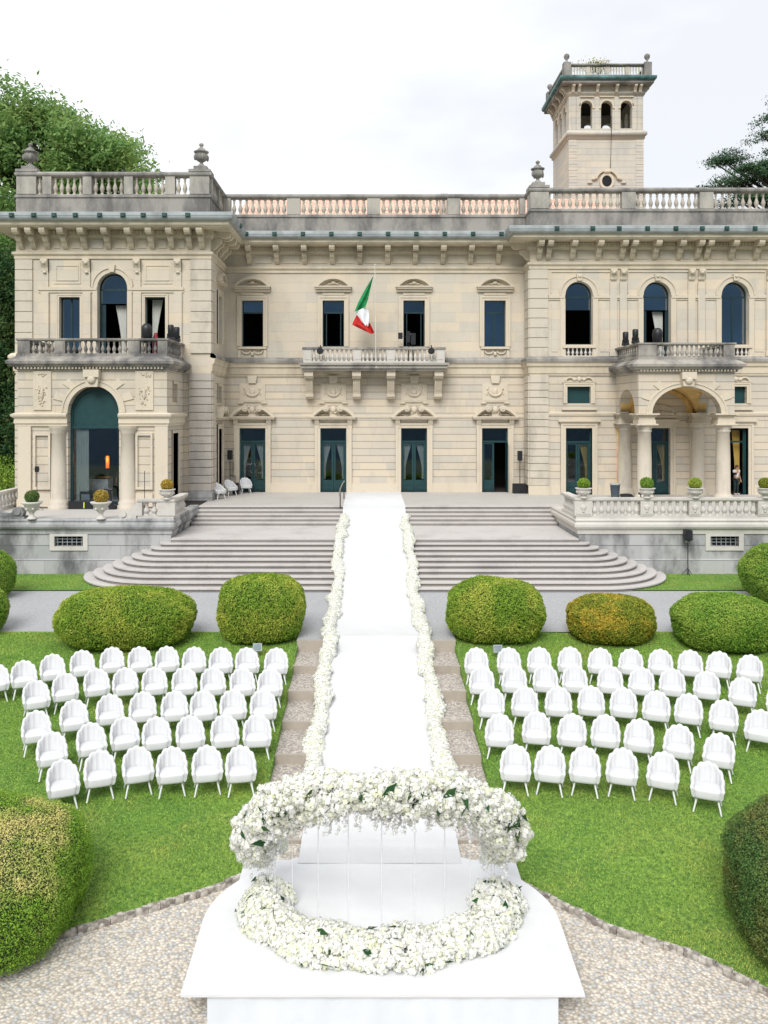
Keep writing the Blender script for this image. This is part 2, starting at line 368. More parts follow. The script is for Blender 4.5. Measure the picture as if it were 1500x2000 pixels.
def petals(name, a, b2, c2, em=0):
    m, t, b = mk(name); g = t.nodes.new('ShaderNodeNewGeometry')
    r = t.nodes.new('ShaderNodeValToRGB'); e = r.color_ramp.elements
    e[0].position = 0; e[0].color = tuple(a)+(1,); e[1].position = .75; e[1].color = tuple(b2)+(1,)
    q = e.new(.9); q.color = tuple(c2)+(1,)
    t.links.new(g.outputs['Random Per Island'], r.inputs[0])
    o = [n for n in t.nodes if n.type == 'OUTPUT_MATERIAL'][0]; tl = nd(t, 'ShaderNodeBsdfTranslucent'); ms = nd(t, 'ShaderNodeMixShader'); ms.inputs[0].default_value = .4
    t.links.new(r.outputs[0], b.inputs['Base Color']); t.links.new(r.outputs[0], tl.inputs[0]); b.inputs['Roughness'].default_value = .7
    t.links.new(b.outputs[0], ms.inputs[1]); t.links.new(tl.outputs[0], ms.inputs[2]); t.links.new(ms.outputs[0], o.inputs[0])
    return m
M['petal'] = petals('white_petals', (.95, .95, .93), (.94, .94, .9), (.88, .9, .68))
M['petal2'] = petals('white_petals_cool', (.95, .95, .94), (.94, .94, .89), (.86, .88, .66))
M['lilac'] = petals('pale_hanging_blossom', (.9, .9, .9), (.88, .88, .9), (.86, .87, .82))
def ground(name, c1, c2, c3, vscale, bmp=.02, big=.3):
    m, t, b = mk(name); p = posn(t); vo = nd(t, 'ShaderNodeTexVoronoi'); vo.inputs['Scale'].default_value = vscale; t.links.new(p, vo.inputs['Vector'])
    sp = nd(t, 'ShaderNodeSeparateXYZ'); t.links.new(vo.outputs['Color'], sp.inputs[0])
    c = mixc(t, sp.outputs[0], c1, c2); c = mixc(t, math_(t, 'GREATER_THAN', sp.outputs[1], .72), c, c3)
    n = noise(t, p, big, 4); c = mixc(t, math_(t, 'MULTIPLY', n.outputs['Fac'], .35), c, tuple(x*.6 for x in c1))
    ed = ramp(t, vo.outputs['Distance'], .35, .75); c = mixc(t, math_(t, 'MULTIPLY', ed, .6), c, tuple(x*.4 for x in c1))
    t.links.new(c, b.inputs['Base Color']); b.inputs['Roughness'].default_value = .85; b.inputs['Specular IOR Level'].default_value = .25
    bump(t, b, math_(t, 'SUBTRACT', 1, vo.outputs['Distance']), bmp, .8)
    return m
M['pebble'] = ground('pebble_paving', (.58, .51, .42), (.82, .76, .66), (.52, .53, .53), 20, .025, .8)
M['cobble'] = ground('path_pebbles', (.50, .44, .385), (.70, .64, .57), (.40, .37, .35), 19, .03, .8)
M['gravel'] = ground('grey_gravel', (.46, .465, .475), (.53, .535, .545), (.42, .42, .435), 45, .006, .4)
M['kerb'] = ground('kerb_stones', (.46, .42, .37), (.62, .58, .52), (.25, .22, .2), 11, .03, 2)
M['skirt'] = plain('skirt_fabric', (.68, .71, .75), .85, .03, 1.5)
M['tilemat'] = None
m, t, b = mk('roof_tiles'); g = t.nodes.new('ShaderNodeNewGeometry'); sp = nd(t, 'ShaderNodeSeparateXYZ'); t.links.new(g.outputs['Position'], sp.inputs[0])
cbn = nd(t, 'ShaderNodeCombineXYZ'); t.links.new(sp.outputs[0], cbn.inputs[0]); t.links.new(sp.outputs[1], cbn.inputs[1])
bt = nd(t, 'ShaderNodeTexBrick'); bt.inputs['Scale'].default_value = 1; bt.inputs['Brick Width'].default_value = .42; bt.inputs['Row Height'].default_value = .36
bt.inputs['Mortar Size'].default_value = .05; bt.inputs['Color1'].default_value = (.52, .21, .13, 1); bt.inputs['Color2'].default_value = (.62, .34, .22, 1); bt.inputs['Mortar'].default_value = (.58, .48, .40, 1)
t.links.new(cbn.outputs[0], bt.inputs['Vector']); n = noise(t, posn(t), 2.5, 4)
t.links.new(mixc(t, math_(t, 'MULTIPLY', n.outputs['Fac'], .3), bt.outputs['Color'], (.75, .6, .5)), b.inputs['Base Color']); b.inputs['Roughness'].default_value = .9
M['tilemat'] = m
m, t, b = mk('lawn_soil_and_grass'); p = posn(t); n1 = noise(t, p, .5, 6); n2 = noise(t, p, 14, 5, .7); n3 = noise(t, p, 60, 3, .7)
c = mixc(t, ramp(t, n1.outputs['Fac'], .35, .65), (.14, .27, .04), (.29, .42, .07))
c = mixc(t, ramp(t, n2.outputs['Fac'], .4, .65), (.055, .14, .02), c); c = mixc(t, math_(t, 'MULTIPLY', ramp(t, n3.outputs['Fac'], .5, .7), .5), c, (.2, .34, .05))
t.links.new(c, b.inputs['Base Color']); b.inputs['Roughness'].default_value = .9; bump(t, b, n3.outputs['Fac'], .03, .7); M['lawn'] = m
m, t, b = mk('grass_blades'); g = t.nodes.new('ShaderNodeNewGeometry'); p = posn(t); n1 = noise(t, p, .45, 5)
c = mixc(t, g.outputs['Random Per Island'], (.12, .26, .035), (.35, .53, .09)); n5 = noise(t, p, 1.3, 5, .65); c = mixc(t, math_(t, 'MULTIPLY', ramp(t, n5.outputs['Fac'], .52, .66), .5), c, (.05, .2, .03)); n6 = noise(t, p, .9, 6, .7); c = mixc(t, math_(t, 'MULTIPLY', ramp(t, n6.outputs['Fac'], .56, .68), .5), c, (.52, .44, .14)); c = mixc(t, math_(t, 'MULTIPLY', ramp(t, n1.outputs['Fac'], .48, .68), .55), c, (.45, .46, .10))
t.links.new(c, b.inputs['Base Color']); b.inputs['Roughness'].default_value = .7; b.inputs['Specular IOR Level'].default_value = .2; M['blade'] = m
def curtain_mat(name, c):
    m, t, b = mk(name); t.links.new(mixc(t, noise(t, posn(t, (9, 9, .6)), 3, 3).outputs['Fac'], tuple(x*.55 for x in c), c), b.inputs['Base Color']); b.inputs['Roughness'].default_value = .9
    return m
M['curtain'] = curtain_mat('sheer_curtain', (.62, .63, .58)); M['gold'] = curtain_mat('gold_curtain', (.62, .42, .11))
# ================================================================== THE SETTING
def gz(y):
    if y >= 26.6: return -2.32
    if y >= 14.2: return -2.32-.13*(26.6-y)
    if y >= 12.0: return -3.932-.081*(14.2-y)
    return -4.11
def sheet(name, mat, x0, x1, ys, dz, kind='structure', xs=None, bound=None):
    V = []; F = []; xs = xs or [x0, x1]
    for y in ys:
        for x in xs: V.append((x, y, gz(y)+dz))
    k = len(xs)
    for i in range(len(ys)-1):
        for j in range(k-1): F.append((i*k+j, i*k+j+1, (i+1)*k+j+1, (i+1)*k+j))
    o = npmesh(name, V, F, mat); return tag(o, kind=kind)
M['earth'] = plain('far_ground', (.10, .13, .05), .9, .3, .05)
sheet('ground', M['earth'], -1500, 1500, [-60, 0, 12, 14.2, 26.6, 60, 400, 2500], -.5)
M['water'] = plain('lake_water', (.05, .09, .12), .15, .1, .02)
mb = MB(); mb.add([(-2500, -2500, -5), (2500, -2500, -5), (2500, -60, -5), (-2500, -60, -5)], [(0, 1, 2, 3)]); tag(mb.build('lake', M['water']), kind='structure')
# hills across the lake, behind the camera: what the window glass reflects
M['hill'] = plain('far_hills', (.06, .12, .18), .95, .25, .004)
V = []; F = []; nx = 90
for j in range(9):
    for i in range(nx):
        a = pi+pi*(i/(nx-1)); R = 1500+j*130; h = (sin(i*.31)+sin(i*.13+2)+.6*sin(i*.83))*70+640
        V.append((R*cos(a), R*sin(a)-60, -6+h*(sin(pi*min(1, j/6)/2)**1.2)))
for j in range(8):
    for i in range(nx-1): F.append((j*nx+i, j*nx+i+1, (j+1)*nx+i+1, (j+1)*nx+i))
tag(npmesh('hills', V, F, M['hill'], smooth=True), kind='structure')
# forecourt of pebbles (near) with the curved kerbs
def curbL(x):  # y of the lawn's near edge, left of the stage
    return np.interp(x, [-14, -9, -7, -5.4, -4.3, -3.0, -2.0, -1.2], [9.5, 12.3, 13.25, 13.9, 14.46, 15.07, 15.75, 16.3])
def curbR(x):
    return np.interp(x, [1.2, 2.0, 3.07, 3.86, 4.93, 5.73, 7, 9, 14], [16.3, 15.6, 14.76, 14.1, 13.57, 12.8, 11.9, 10.6, 8])
ys = [-2, 4, 8, 10, 11, 12, 13, 14.2, 15, 15.8, 16.45]
sheet('pebble_forecourt', M['pebble'], -16, 16, ys, -.06)
# path of grey gravel along the foot of the stairs
mb = MB()
def flat(mb, poly, z):
    mb.add([(x, y, z) for x, y in poly], [tuple(range(len(poly)))]); return mb
flat(mb, [(-40, 26.7), (40, 26.7), (40, 30.4), (22, 31.2), (17.5, 32.3), (14, 32.75), (-40, 32.75)], -2.316)
flat(mb, [(-2.4, 25.65), (2.4, 25.65), (2.4, 26.7), (-2.4, 26.7)], -2.316)
tag(mb.build('gravel_path', M['gravel']), kind='structure')
# lawn: left, right and the strips by the wall
def lawnsheet(side):
    V = []; F = []; xs = np.linspace(2.36, 26, 60)*side; T = np.linspace(0, 1, 24)
    fn = curbL if side < 0 else curbR
    for x in xs:
        y0 = float(fn(x)) if abs(x) > 2.36 else float(fn(side*2.37)); y0 = max(y0, 9)
        for t_ in T:
            y = y0+(26.7-y0)*t_; V.append((x, y, gz(y)+.02*sin(x*1.3)*sin(y*.9)+.0))
    for i in range(59):
        for j in range(23): F.append((i*24+j, (i+1)*24+j, (i+1)*24+j+1, i*24+j+1))
    return V, F
V1, F1 = lawnsheet(-1); V2, F2 = lawnsheet(1); off = len(V1)
V = V1+V2; F = F1+[tuple(off+i for i in f) for f in F2]
for x0, x1 in ((-26, -8.5), (8.5, 26)):
    b_ = len(V); V += [(x0, 32.7, -2.28), (x1, 32.7, -2.28), (x1, 36.4, -2.28), (x0, 36.4, -2.28)]; F.append((b_, b_+1, b_+2, b_+3))
b_ = len(V); V += [(-9.5, 32.3, -2.30), (-30, 32.3, -2.30), (-30, 32.8, -2.30), (-9.5, 32.8, -2.30)]
for sd_ in (-1, 1):   # cut edge of the turf beside the path
    yy = np.linspace(15.2, 26.7, 24); b_ = len(V); V += [(sd_*2.36, q, gz(q)+dz) for q in yy for dz in (.02, -.5)]
    F += [(b_+2*i, b_+2*i+1, b_+2*i+3, b_+2*i+2) for i in range(23)]
tag(npmesh('lawn', V, F, M['lawn']), kind='structure')
# grass blades
rng = np.random.default_rng(3)
def blades(n, x0, x1, y0, y1, fn=None, flatz=None):
    x = rng.uniform(x0, x1, n); y = rng.uniform(y0, y1, n)
    if fn is not None: k = y > fn(x)+.05; x = x[k]; y = y[k]
    z = np.full(len(x), flatz) if flatz is not None else np.where(y > 14.2, -2.32-.13*(26.6-y), -3.932-.081*(14.2-y))+.02*np.sin(x*1.3)*np.sin(y*.9)
    return np.stack([x, y, z], 1)
P = np.concatenate([blades(260000, -12.5, -2.36, 12, 26.6, curbL), blades(260000, 2.36, 12.5, 10.5, 26.6, curbR),
                    blades(16000, -17, -9, 32.9, 36, flatz=-2.28), blades(16000, 9.5, 18, 32.9, 36, flatz=-2.28)])
n = len(P); a = rng.uniform(0, 2*pi, n); h = rng.uniform(.014, .042, n); lw = rng.uniform(.006, .012, n); ln = rng.normal(0, .025, (n, 2))
V = np.zeros((n, 3, 3)); dx = np.stack([np.cos(a)*lw, np.sin(a)*lw], 1)
V[:, 0, :2] = P[:, :2]-dx; V[:, 1, :2] = P[:, :2]+dx; V[:, 2, :2] = P[:, :2]+ln; V[:, :2, 2] = P[:, None, 2]-.005; V[:, 2, 2] = P[:, 2]+h
tag(npmesh('grass', V.reshape(-1, 3), np.arange(n*3).reshape(-1, 3), M['blade']), kind='stuff')
# kerbs
def kerb(side, label):
    fn = curbL if side < 0 else curbR; mb = MB(); xs = np.linspace(2.2, 14, 64)*side
    for a_, b_ in zip(xs[:-1], xs[1:]):
        for q in range(2):
            x0 = a_+(b_-a_)*q/2; x1 = a_+(b_-a_)*(q+1)/2; y0, y1 = float(fn(x0)), float(fn(x1))
            c = ((x0+x1)/2, (y0+y1)/2-.03, gz((y0+y1)/2)-.02+random.uniform(-.01, .015))
            mb.obox(c, math.hypot(x1-x0, y1-y0)*.97, .08+random.uniform(-.015, .02), .12, math.atan2(y1-y0, x1-x0)+random.uniform(-.1, .1), random.uniform(-.1, .1))
    tag(mb.build('stone_kerb', M['kerb']), label, 'kerb', 'stone kerbs along the curved lawn edges')
kerb(-1, 'rough stone kerb curving along the lawn edge left of the white stage')
kerb(1, 'rough stone kerb curving along the lawn edge right of the white stage')
# stepped path
RY = [25.65, 24.15, 22.6, 21.05, 19.5, 17.95, 16.4]; RH = [7.20, 7.27, 7.47, 7.71, 7.90, 8.11, 8.29, 8.50]
T = empty('stepped_path', (0, 21, -3), 'stepped pebble path with stone edges running down under the white carpet', 'steps')
TZ = []
for i in range(6):
    y1, y0 = RY[i], RY[i+1]; z = 4.64-RH[i+1]; TZ.append((y0, y1, z))
    MB().box(-2.36, 2.36, y0+.08, y1, z-.35, z).build('paved_tread', M['cobble'], T)
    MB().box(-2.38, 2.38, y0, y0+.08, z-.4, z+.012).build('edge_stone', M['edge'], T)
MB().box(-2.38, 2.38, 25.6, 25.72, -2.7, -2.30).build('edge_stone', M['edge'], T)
# ================================================================== TERRACE, STAIRS
TR = empty('terrace', (0, 40, -2.3), 'raised pale stone terrace with tall grey moulded retaining wall before the villa', 'terrace')
SX = 8.5
mb = MB()
for p in ([(-32, 36), (-SX-.25, 36), (-SX-.25, 41.1), (-SX-.25, 48.3), (-32, 48.3)], [(SX+.25, 36), (32, 36), (32, 48.3), (SX+.25, 48.3)], [(-SX-.25, 41.1), (SX+.25, 41.1), (SX+.25, 48.3), (-SX-.25, 48.3)]):
    flat(mb, p, 0)
mb.build('terrace_floor', M['terrace'], TR)
pathL = [(-32, 36), (-SX-.1, 36), (-SX-.1, 41.2)]; pathR = [(SX+.1, 41.2), (SX+.1, 36), (32, 36)]
FS = Fr('S', 36)
mb = MB()
mb.wall(FS, -32, -SX-.1, -2.5, -.25, [(-13.5, -12.3, -1.12, -.70)], .3); mb.wall(Fr('E', -SX-.1), 36, 41.2, -2.5, -.25); mb.build('retaining_wall', M['plinth'], TR); mb = MB()
mb.wall(FS, SX+.1, 32, -2.5, -.25, [(14.15, 15.35, -1.12, -.70)], .3); mb.wall(Fr('W', SX+.1), 36, 41.2, -2.5, -.25)
mb.build('retaining_wall', M['plinth'], TR)
for p in (pathL, pathR):
    MB().sweep(p, [(0, -.62), (.05, -.6), (.07, -.42), (.16, -.36), (.2, -.28), (.2, -.18), (.14, -.1), (.17, -.02), (.12, .05), (-.25, .05), (-.25, -.6)]).build('coping', M['paleb'] if p is pathR else M['plinth'], TR)
    MB().sweep(p, [(0, -2.5), (.07, -2.5), (.07, -1.72), (.02, -1.66), (0, -1.66)]).build('wall_footing', M['plinth'], TR)
for x in (-13.5, 14.15):
    mb = MB()
    for u0, u1, v0, v1 in ((x-.2, x, -1.3, -.55), (x+1.2, x+1.4, -1.3, -.55), (x, x+1.2, -.70, -.55), (x, x+1.2, -1.3, -1.12)): mb.fbox(FS, u0, u1, -.05, .05, v0, v1)
    mb.build('vent_surround', M['paleb'], TR)
    mb = MB().fbox(FS, x, x+1.2, -.32, -.28, -1.12, -.70); mb.build('vent_recess', M['black_matte'], TR)
    mb = MB()
    for k in range(6): mb.fbox(FS, x+.1+k*.2-.01, x+.1+k*.2+.01, -.1, -.08, -1.12, -.70)
    mb.fbox(FS, x, x+1.2, -.105, -.075, -.97, -.95); mb.fbox(FS, x, x+1.2, -.105, -.075, -.84, -.82)
    mb.build('vent_grille', M['gutter'], TR)
ST = empty('staircase', (0, 37, -2.3), 'broad grey stone staircase with wide rounded lower steps and a landing', 'stairs')
RZ = .155
for k in range(1, 6):   # upper flight
    y1 = 41.1-(k-1)*.32; z = -RZ*k
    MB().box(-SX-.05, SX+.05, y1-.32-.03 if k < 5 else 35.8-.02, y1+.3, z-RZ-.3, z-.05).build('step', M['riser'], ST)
    mb = MB()
    if k < 5: mb.box(-SX-.05, SX+.05, y1-.35, y1+.02, z-.05, z)
    else: mb.box(-SX-.05, SX+.05, 35.77, y1+.02, z-.05, z)
    mb.build('step_nosing', M['step'], ST)
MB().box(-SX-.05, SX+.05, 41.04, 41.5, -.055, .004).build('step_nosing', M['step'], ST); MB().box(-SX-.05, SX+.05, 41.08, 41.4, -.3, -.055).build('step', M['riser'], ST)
def stadium(r, n=14):
    c = 35.85; pts = []
    for i in range(n+1): a = pi-(-pi/2-pi)*0+0; 
    pts = [(-8.65-r*cos(t_), c-r*sin(t_)) for t_ in np.linspace(-.06, pi/2, n)]+[(8.65+r*cos(t_), c-r*sin(t_)) for t_ in np.linspace(pi/2, -.06, n)]
    return pts
for k in range(1, 10):  # lower flight: each step a rounded slab
    r = .378*k; z = -.775-RZ*k; pts = stadium(r)+[(8.65+r, 36.1), (-8.65-r, 36.1)]; pr = stadium(r-.05)+[(8.65+r-.05, 36.1), (-8.65-r+.05, 36.1)]
    mb = MB(); n = len(pts); m2 = MB()
    mb.add([(x, y, z) for x, y in pts]+[(x, y, z-.05) for x, y in pts], [tuple(range(n))]+[(i, n+i, n+(i+1) % n, (i+1) % n) for i in range(n)]+[tuple(range(2*n-1, n-1, -1))])
    m2.add([(x, y, z-.05) for x, y in pr]+[(x, y, z-RZ-.03) for x, y in pr], [(i, n+i, n+(i+1) % n, (i+1) % n) for i in range(n)])
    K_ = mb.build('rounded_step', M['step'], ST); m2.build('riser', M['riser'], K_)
BAL = [(.075, 0), (.075, .06), (.045, .09), (.06, .16), (.095, .30), (.10, .38), (.07, .52), (.042, .66), (.04, .74), (.06, .78), (.042, .82), (.055, .9), (.075, .93), (.075, 1)]
_balcache = {}
def balusters(parent, fr, us, o, v0, h, mat, rad=1.0, single=False):
    """single turned posts, each an object; or one stuff mesh where they are too many to count"""
    prof = [(r*rad, z*h) for r, z in BAL]
    if single:
        mb = MB()
        for u in us: mb.lathe(fr.p(u, o, v0), prof, 8)
        return tag(mb.build('baluster_row', mat, parent), kind='stuff')
    key = (h, rad, mat.name)
    if key not in _balcache:
        mb = MB().lathe((0, 0, 0), prof, 10); m = bpy.data.meshes.new('baluster'); m.from_pydata(mb.v, [], mb.f); m.polygons.foreach_set('use_smooth', mb.sm); m.update(); m.materials.append(mat); _balcache[key] = m
    for u in us:
        ob = bpy.data.objects.new('baluster', _balcache[key]); COL.objects.link(ob); ob.location = fr.p(u, o, v0); attach(ob, parent)
def spread(a, b, n): return [a+(b-a)*(i+.5)/n for i in range(n)]
# terrace balustrades
TB = empty('terrace_balustrade', (16, 36, 0), 'pale stone balustrade with carved piers along the terrace edge right of the stairs', 'balustrade')
MB().sweep([(SX+.02, 38.6), (SX+.02, 36.0), (32, 36.0)], [(-.22, .78), (.06, .78), (.1, .84), (.1, .92), (-.26, .92), (-.26, .84)]).build('handrail', M['paleb'], TB)
MB().sweep([(SX+.02, 38.6), (SX+.02, 36.0), (32, 36.0)], [(-.2, .05), (.04, .05), (.04, .17), (-.2, .17)]).build('base_rail', M['paleb'], TB)
piers = [(8.42, 9.15), (11.2, 11.72), (13.25, 13.72), (16.15, 16.7), (19.3, 19.8)]
for a_, b_ in piers:
    ob = MB().fbox(FS, a_, b_, -.23, .07, .17, .78).fbox(FS, a_+.06, b_-.06, .07, .09, .24, .72).build('pier', M['paleb'], TB)
    MB().ball((( a_+b_)/2, 35.9, .52), (.1, .05, .13)).ball(((a_+b_)/2, 35.9, .36), (.06, .04, .05)).ball(((a_+b_)/2-.09, 35.9, .55), (.04, .03, .06)).ball(((a_+b_)/2+.09, 35.9, .55), (.04, .03, .06)).build('carved_mask', M['paleb'], ob)
for (a0, b0), (a1, b1) in zip(piers[:-1], piers[1:]):
    n_ = max(2, round((a1-b0)/.30)); balusters(TB, FS, spread(b0, a1, n_), -.08, .17, .61, M['paleb'], 1.25)
balusters(TB, Fr('W', SX+.02), spread(36.3, 38.5, 7), -.08, .17, .61, M['paleb'], 1.25)
TB = empty('terrace_balustrade', (-9, 36, 0), 'short carved stone balustrade ending in a scroll left of the stairs', 'balustrade')
MB().sweep([(-10.0, 36.0), (-SX-.02, 36.0), (-SX-.02, 38.6)], [(-.22, .72), (.06, .72), (.1, .78), (.1, .87), (-.26, .87), (-.26, .78)]).build('handrail', M['paleb'], TB)
MB().sweep([(-10.0, 36.0), (-SX-.02, 36.0), (-SX-.02, 38.6)], [(-.2, .05), (.04, .05), (.04, .17), (-.2, .17)]).build('base_rail', M['paleb'], TB)
MB().fbox(FS, -9.15, -8.42, -.23, .07, .17, .72).build('pier', M['paleb'], TB); MB().fbox(FS, -10.05, -9.8, -.23, .07, .17, .72).build('pier', M['paleb'], TB)
balusters(TB, FS, spread(-9.8, -9.15, 2), -.08, .17, .55, M['paleb'], 1.4); balusters(TB, Fr('E', -SX-.02), spread(36.3, 38.5, 7), -.08, .17, .55, M['paleb'], 1.25)
sp_ = [(-10.05, .05), (-10.75, .05), (-10.8, .2), (-10.72, .34), (-10.55, .38), (-10.4, .32), (-10.3, .45), (-10.2, .6), (-10.05, .68)]
MB().fplate(FS, sp_, -.18, .02).lathe((-10.6, 35.92, .24), [(.13, 0), (.13, .05), (.04, .09)], 12, 'y').build('scroll', M['paleb'], TB)
# scroll bench and far-left side balustrade
SB = empty('stone_bench', (-15.6, 36.2, 0), 'low carved stone scroll bench at the far left edge of the terrace', 'bench')
MB().fbox(FS, -16.6, -14.75, -.35, .1, .05, .14).build('base', M['plinth'], SB)
MB().fplate(FS, [(-16.6, .14), (-14.85, .14), (-14.8, .3), (-14.9, .48), (-15.1, .52), (-15.25, .42), (-15.3, .3), (-15.5, .26), (-15.75, .3), (-15.95, .45), (-16.2, .58), (-16.6, .6)], -.3, .05).lathe((-15.05, 35.9, .34), [(.15, 0), (.15, .05), (.05, .08)], 12, 'y').build('scroll', M['plinth'], SB)
SBL = empty('side_balustrade', (-17, 43, 0), 'low stone balustrade receding along the garden side left of the villa', 'balustrade')
mb = MB(); mb.box(-17.4, -17.1, 38.2, 44, .75, .87); mb.box(-17.36, -17.14, 38.2, 44, 0, .12); mb.build('rail', M['paleb'], SBL)
balusters(SBL, Fr('E', -17.25), spread(38.4, 43.8, 14), 0, .12, .63, M['paleb'], 1.2)
HW = empty('garden_wall', (-22, 52, 0), 'distant stone garden balustrade with urn beyond the villa corner', 'balustrade')
MB().box(-30, -18.4, 52, 52.4, 1.7, 1.9).box(-30, -18.4, 52, 52.4, -2, .55).build('rail', M['plinth'], HW)
balusters(HW, Fr('S', 52.2), spread(-24, -18.5, 16), 0, .55, 1.15, M['plinth'], 1.4)
MB().lathe((-21.2, 52.2, 1.9), [(.2, 0), (.25, .1), (.12, .2), (.3, .45), (.38, .65), (.33, .68)], 12).build('urn', M['plinth'], HW)
# ================================================================== VILLA
VL = empty('villa', (0, 50, 0), 'cream stone lakeside villa with green doors, balconies and rooftop balustrades', 'villa')
YC, YW, YP, YL, YO = 48.0, 46.6, 43.5, 40.0, 42.6
XPL, XPR, XW = -18.25, -8.35, 8.53
FC, FW, FP, FLg, FPo = Fr('S', YC), Fr('S', YW), Fr('S', YP), Fr('S', YL), Fr('S', YO)
FPE, FWW = Fr('E', XPR), Fr('W', XW)
DX = [-6.82, -2.27, 2.27, 6.82]; WX = [11.2, 15.46, 19.72, 23.98]
ZT = 12.5
# walls
mb = MB(); mb.wall(FC, XPR, XW, 0, 6.6, [(x-.735, x+.735, 0, 3.6) for x in DX], .35); mb.build('lower_wall', M['ashlar'], VL)
mb = MB(); mb.wall(FC, XPR, XW, 6.6, 14.0, [(x-.605, x+.605, 8.18, 10.78) for x in DX], .35); mb.build('upper_wall', M['smooth'], VL)
mb = MB(); ops = []
for i, x in enumerate(WX):
    ops += [(x-.72, x+.72, 0, 3.63)]
    if i != 1: ops += [(x-.64, x+.64, 4.98, 5.9)]
mb.wall(FW, XW, 26, 0, 6.6, ops, .35); mb.wall(FWW, YW, YC, 0, 6.6); mb.build('lower_wall', M['ashlar'], VL)
mb = MB(); mb.wall(FW, XW, 26, 6.6, 14.0, [(x-.75, x+.75, 8.19 if i != 1 else 7.2, 10.88, .75) for i, x in enumerate(WX)], .5); mb.wall(FWW, YW, YC, 6.6, 14.0); mb.build('upper_wall', M['smooth'], VL)
mb = MB(); mb.wall(FP, XPL, XPR, 0, 6.6, [(-15.2, -11.2, 0, 4.6)], .35); mb.wall(Fr('W', XPL), YP, 60, 0, 6.6)
mb.wall(FPE, YP, YC, 0, 6.6, [(45.6, 46.8, 0, 3.6), (45.7, 46.7, 5.0, 5.9)], .35); mb.build('lower_wall', M['ashlar'], VL)
PW = -13.33
mb = MB(); mb.wall(FP, XPL, XPR, 6.6, 14.0, [(-16.05, -15.0, 7.15, 10.38), (PW-.76, PW+.76, 7.15, 10.85, .76), (-11.68, -10.64, 7.15, 10.38)], .45)
mb.wall(Fr('W', XPL), YP, 60, 6.6, 14.0); mb.wall(FPE, YP, YC, 6.6, 14.0, [(45.6, 46.8, 8.18, 10.78)], .35); mb.build('upper_wall', M['smooth'], VL)
# back, floors, interior
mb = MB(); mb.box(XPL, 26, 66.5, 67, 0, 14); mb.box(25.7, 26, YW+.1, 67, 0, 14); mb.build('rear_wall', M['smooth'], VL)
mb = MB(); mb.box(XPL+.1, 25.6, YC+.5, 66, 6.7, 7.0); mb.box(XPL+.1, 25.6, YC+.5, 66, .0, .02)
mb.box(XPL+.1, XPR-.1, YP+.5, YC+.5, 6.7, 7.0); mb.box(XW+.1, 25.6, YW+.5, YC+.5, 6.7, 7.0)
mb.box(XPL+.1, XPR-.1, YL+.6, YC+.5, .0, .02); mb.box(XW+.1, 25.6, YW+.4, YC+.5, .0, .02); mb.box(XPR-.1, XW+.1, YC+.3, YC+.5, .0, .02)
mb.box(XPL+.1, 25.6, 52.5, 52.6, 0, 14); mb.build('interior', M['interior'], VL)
mb = MB()
mb.box(XPL-.9, XPR+.9, YP-.9, 66, 14.16, 14.24); mb.box(XPR+.9, XW-.9, YC-.9, 66, 14.16, 14.24); mb.box(XW-.9, 26, YW-.9, 66, 14.16, 14.24)
mb.build('flat_roof', M['parapet'], VL)
# entablature, eaves, gutters following the plan
PLAN = [(XPL, 66), (XPL, YP), (XPR, YP), (XPR, YC), (XW, YC), (XW, YW), (26, YW)]
MB().sweep(PLAN, [(0, 12.3), (.07, 12.32), (.07, 12.45), (.16, 12.55), (.16, 12.66), (.03, 12.7), (0, 12.7)]).build('architrave', M['eave'], VL)
MB().sweep(PLAN, [(0, 13.35), (.10, 13.38), (.16, 13.5), (.16, 13.80), (0, 13.80)]).build('dentil_band', M['eave'], VL)
MB().sweep(PLAN, [(0, 13.77), (1.02, 13.77), (1.04, 13.82), (1.1, 13.84), (1.12, 14.06), (1.02, 14.15), (0, 14.15)]).build('cornice', M['eave'], VL)
g_ = [(1.16+.19*cos(t_), 14.21+.19*sin(t_)) for t_ in np.linspace(-pi, 0, 9)]+[(1.37, 14.25), (1.37, 14.4), (1.33, 14.42), (1.31, 14.38), (1.0, 14.36)]
MB().sweep(PLAN, g_).build('gutter', M['gutter'], VL)
def bracket(fr, u, name='cornice_bracket'):
    mb = MB(); w_ = .15
    mb.fprism(fr, [(.16, 13.77), (.95, 13.77), (.97, 13.62), (.9, 13.5), (.72, 13.44), (.52, 13.46), (.16, 13.40)], u-w_, u+w_)
    mb.fprism(fr, [(0, 13.40), (.5, 13.42), (.52, 13.3), (.44, 13.16), (.3, 13.08), (.22, 12.95), (.1, 12.84), (0, 12.82)], u-w_+.02, u+w_-.02)
    mb.build(name, M['eave'], VL)
def clamp_(fr, u):
    MB().fbox(fr, u-.12, u+.12, 1.3, 1.42, 14.13, 14.35).fbox(fr, u-.08, u+.08, 1.42, 1.47, 14.17, 14.31).build('gutter_clamp', M['clamp'], VL)
bc = [-6.975+1.55*k for k in range(10)]
for x in bc: bracket(FC, x); clamp_(FC, x)
bw = [9.0, 9.5, 10.8, 12.2, 13.5, 14.04, 15.3, 16.6, 17.6, 18.1, 19.44, 20.8, 22.1, 22.6]
for x in bw: bracket(FW, x)
for x in (9.7, 11.6, 13.0, 14.5, 16.0, 17.4, 18.7, 20.2, 21.6): clamp_(FW, x)
bp = [-17.95, -17.3, -16.6, -15.7, -14.69, -13.51, -12.34, -11.29, -10.28, -9.36, -8.75]
for x in bp: bracket(FP, x)
for x in (-17.9, -16.8, -15.8, -14.75, -13.55, -12.4, -11.4, -10.35, -9.2): clamp_(FP, x)
for y in (44.0, 44.7, 45.9, 46.9): bracket(FPE, y)
clamp_(FPE, 44.6); bracket(FWW, YW+.35)
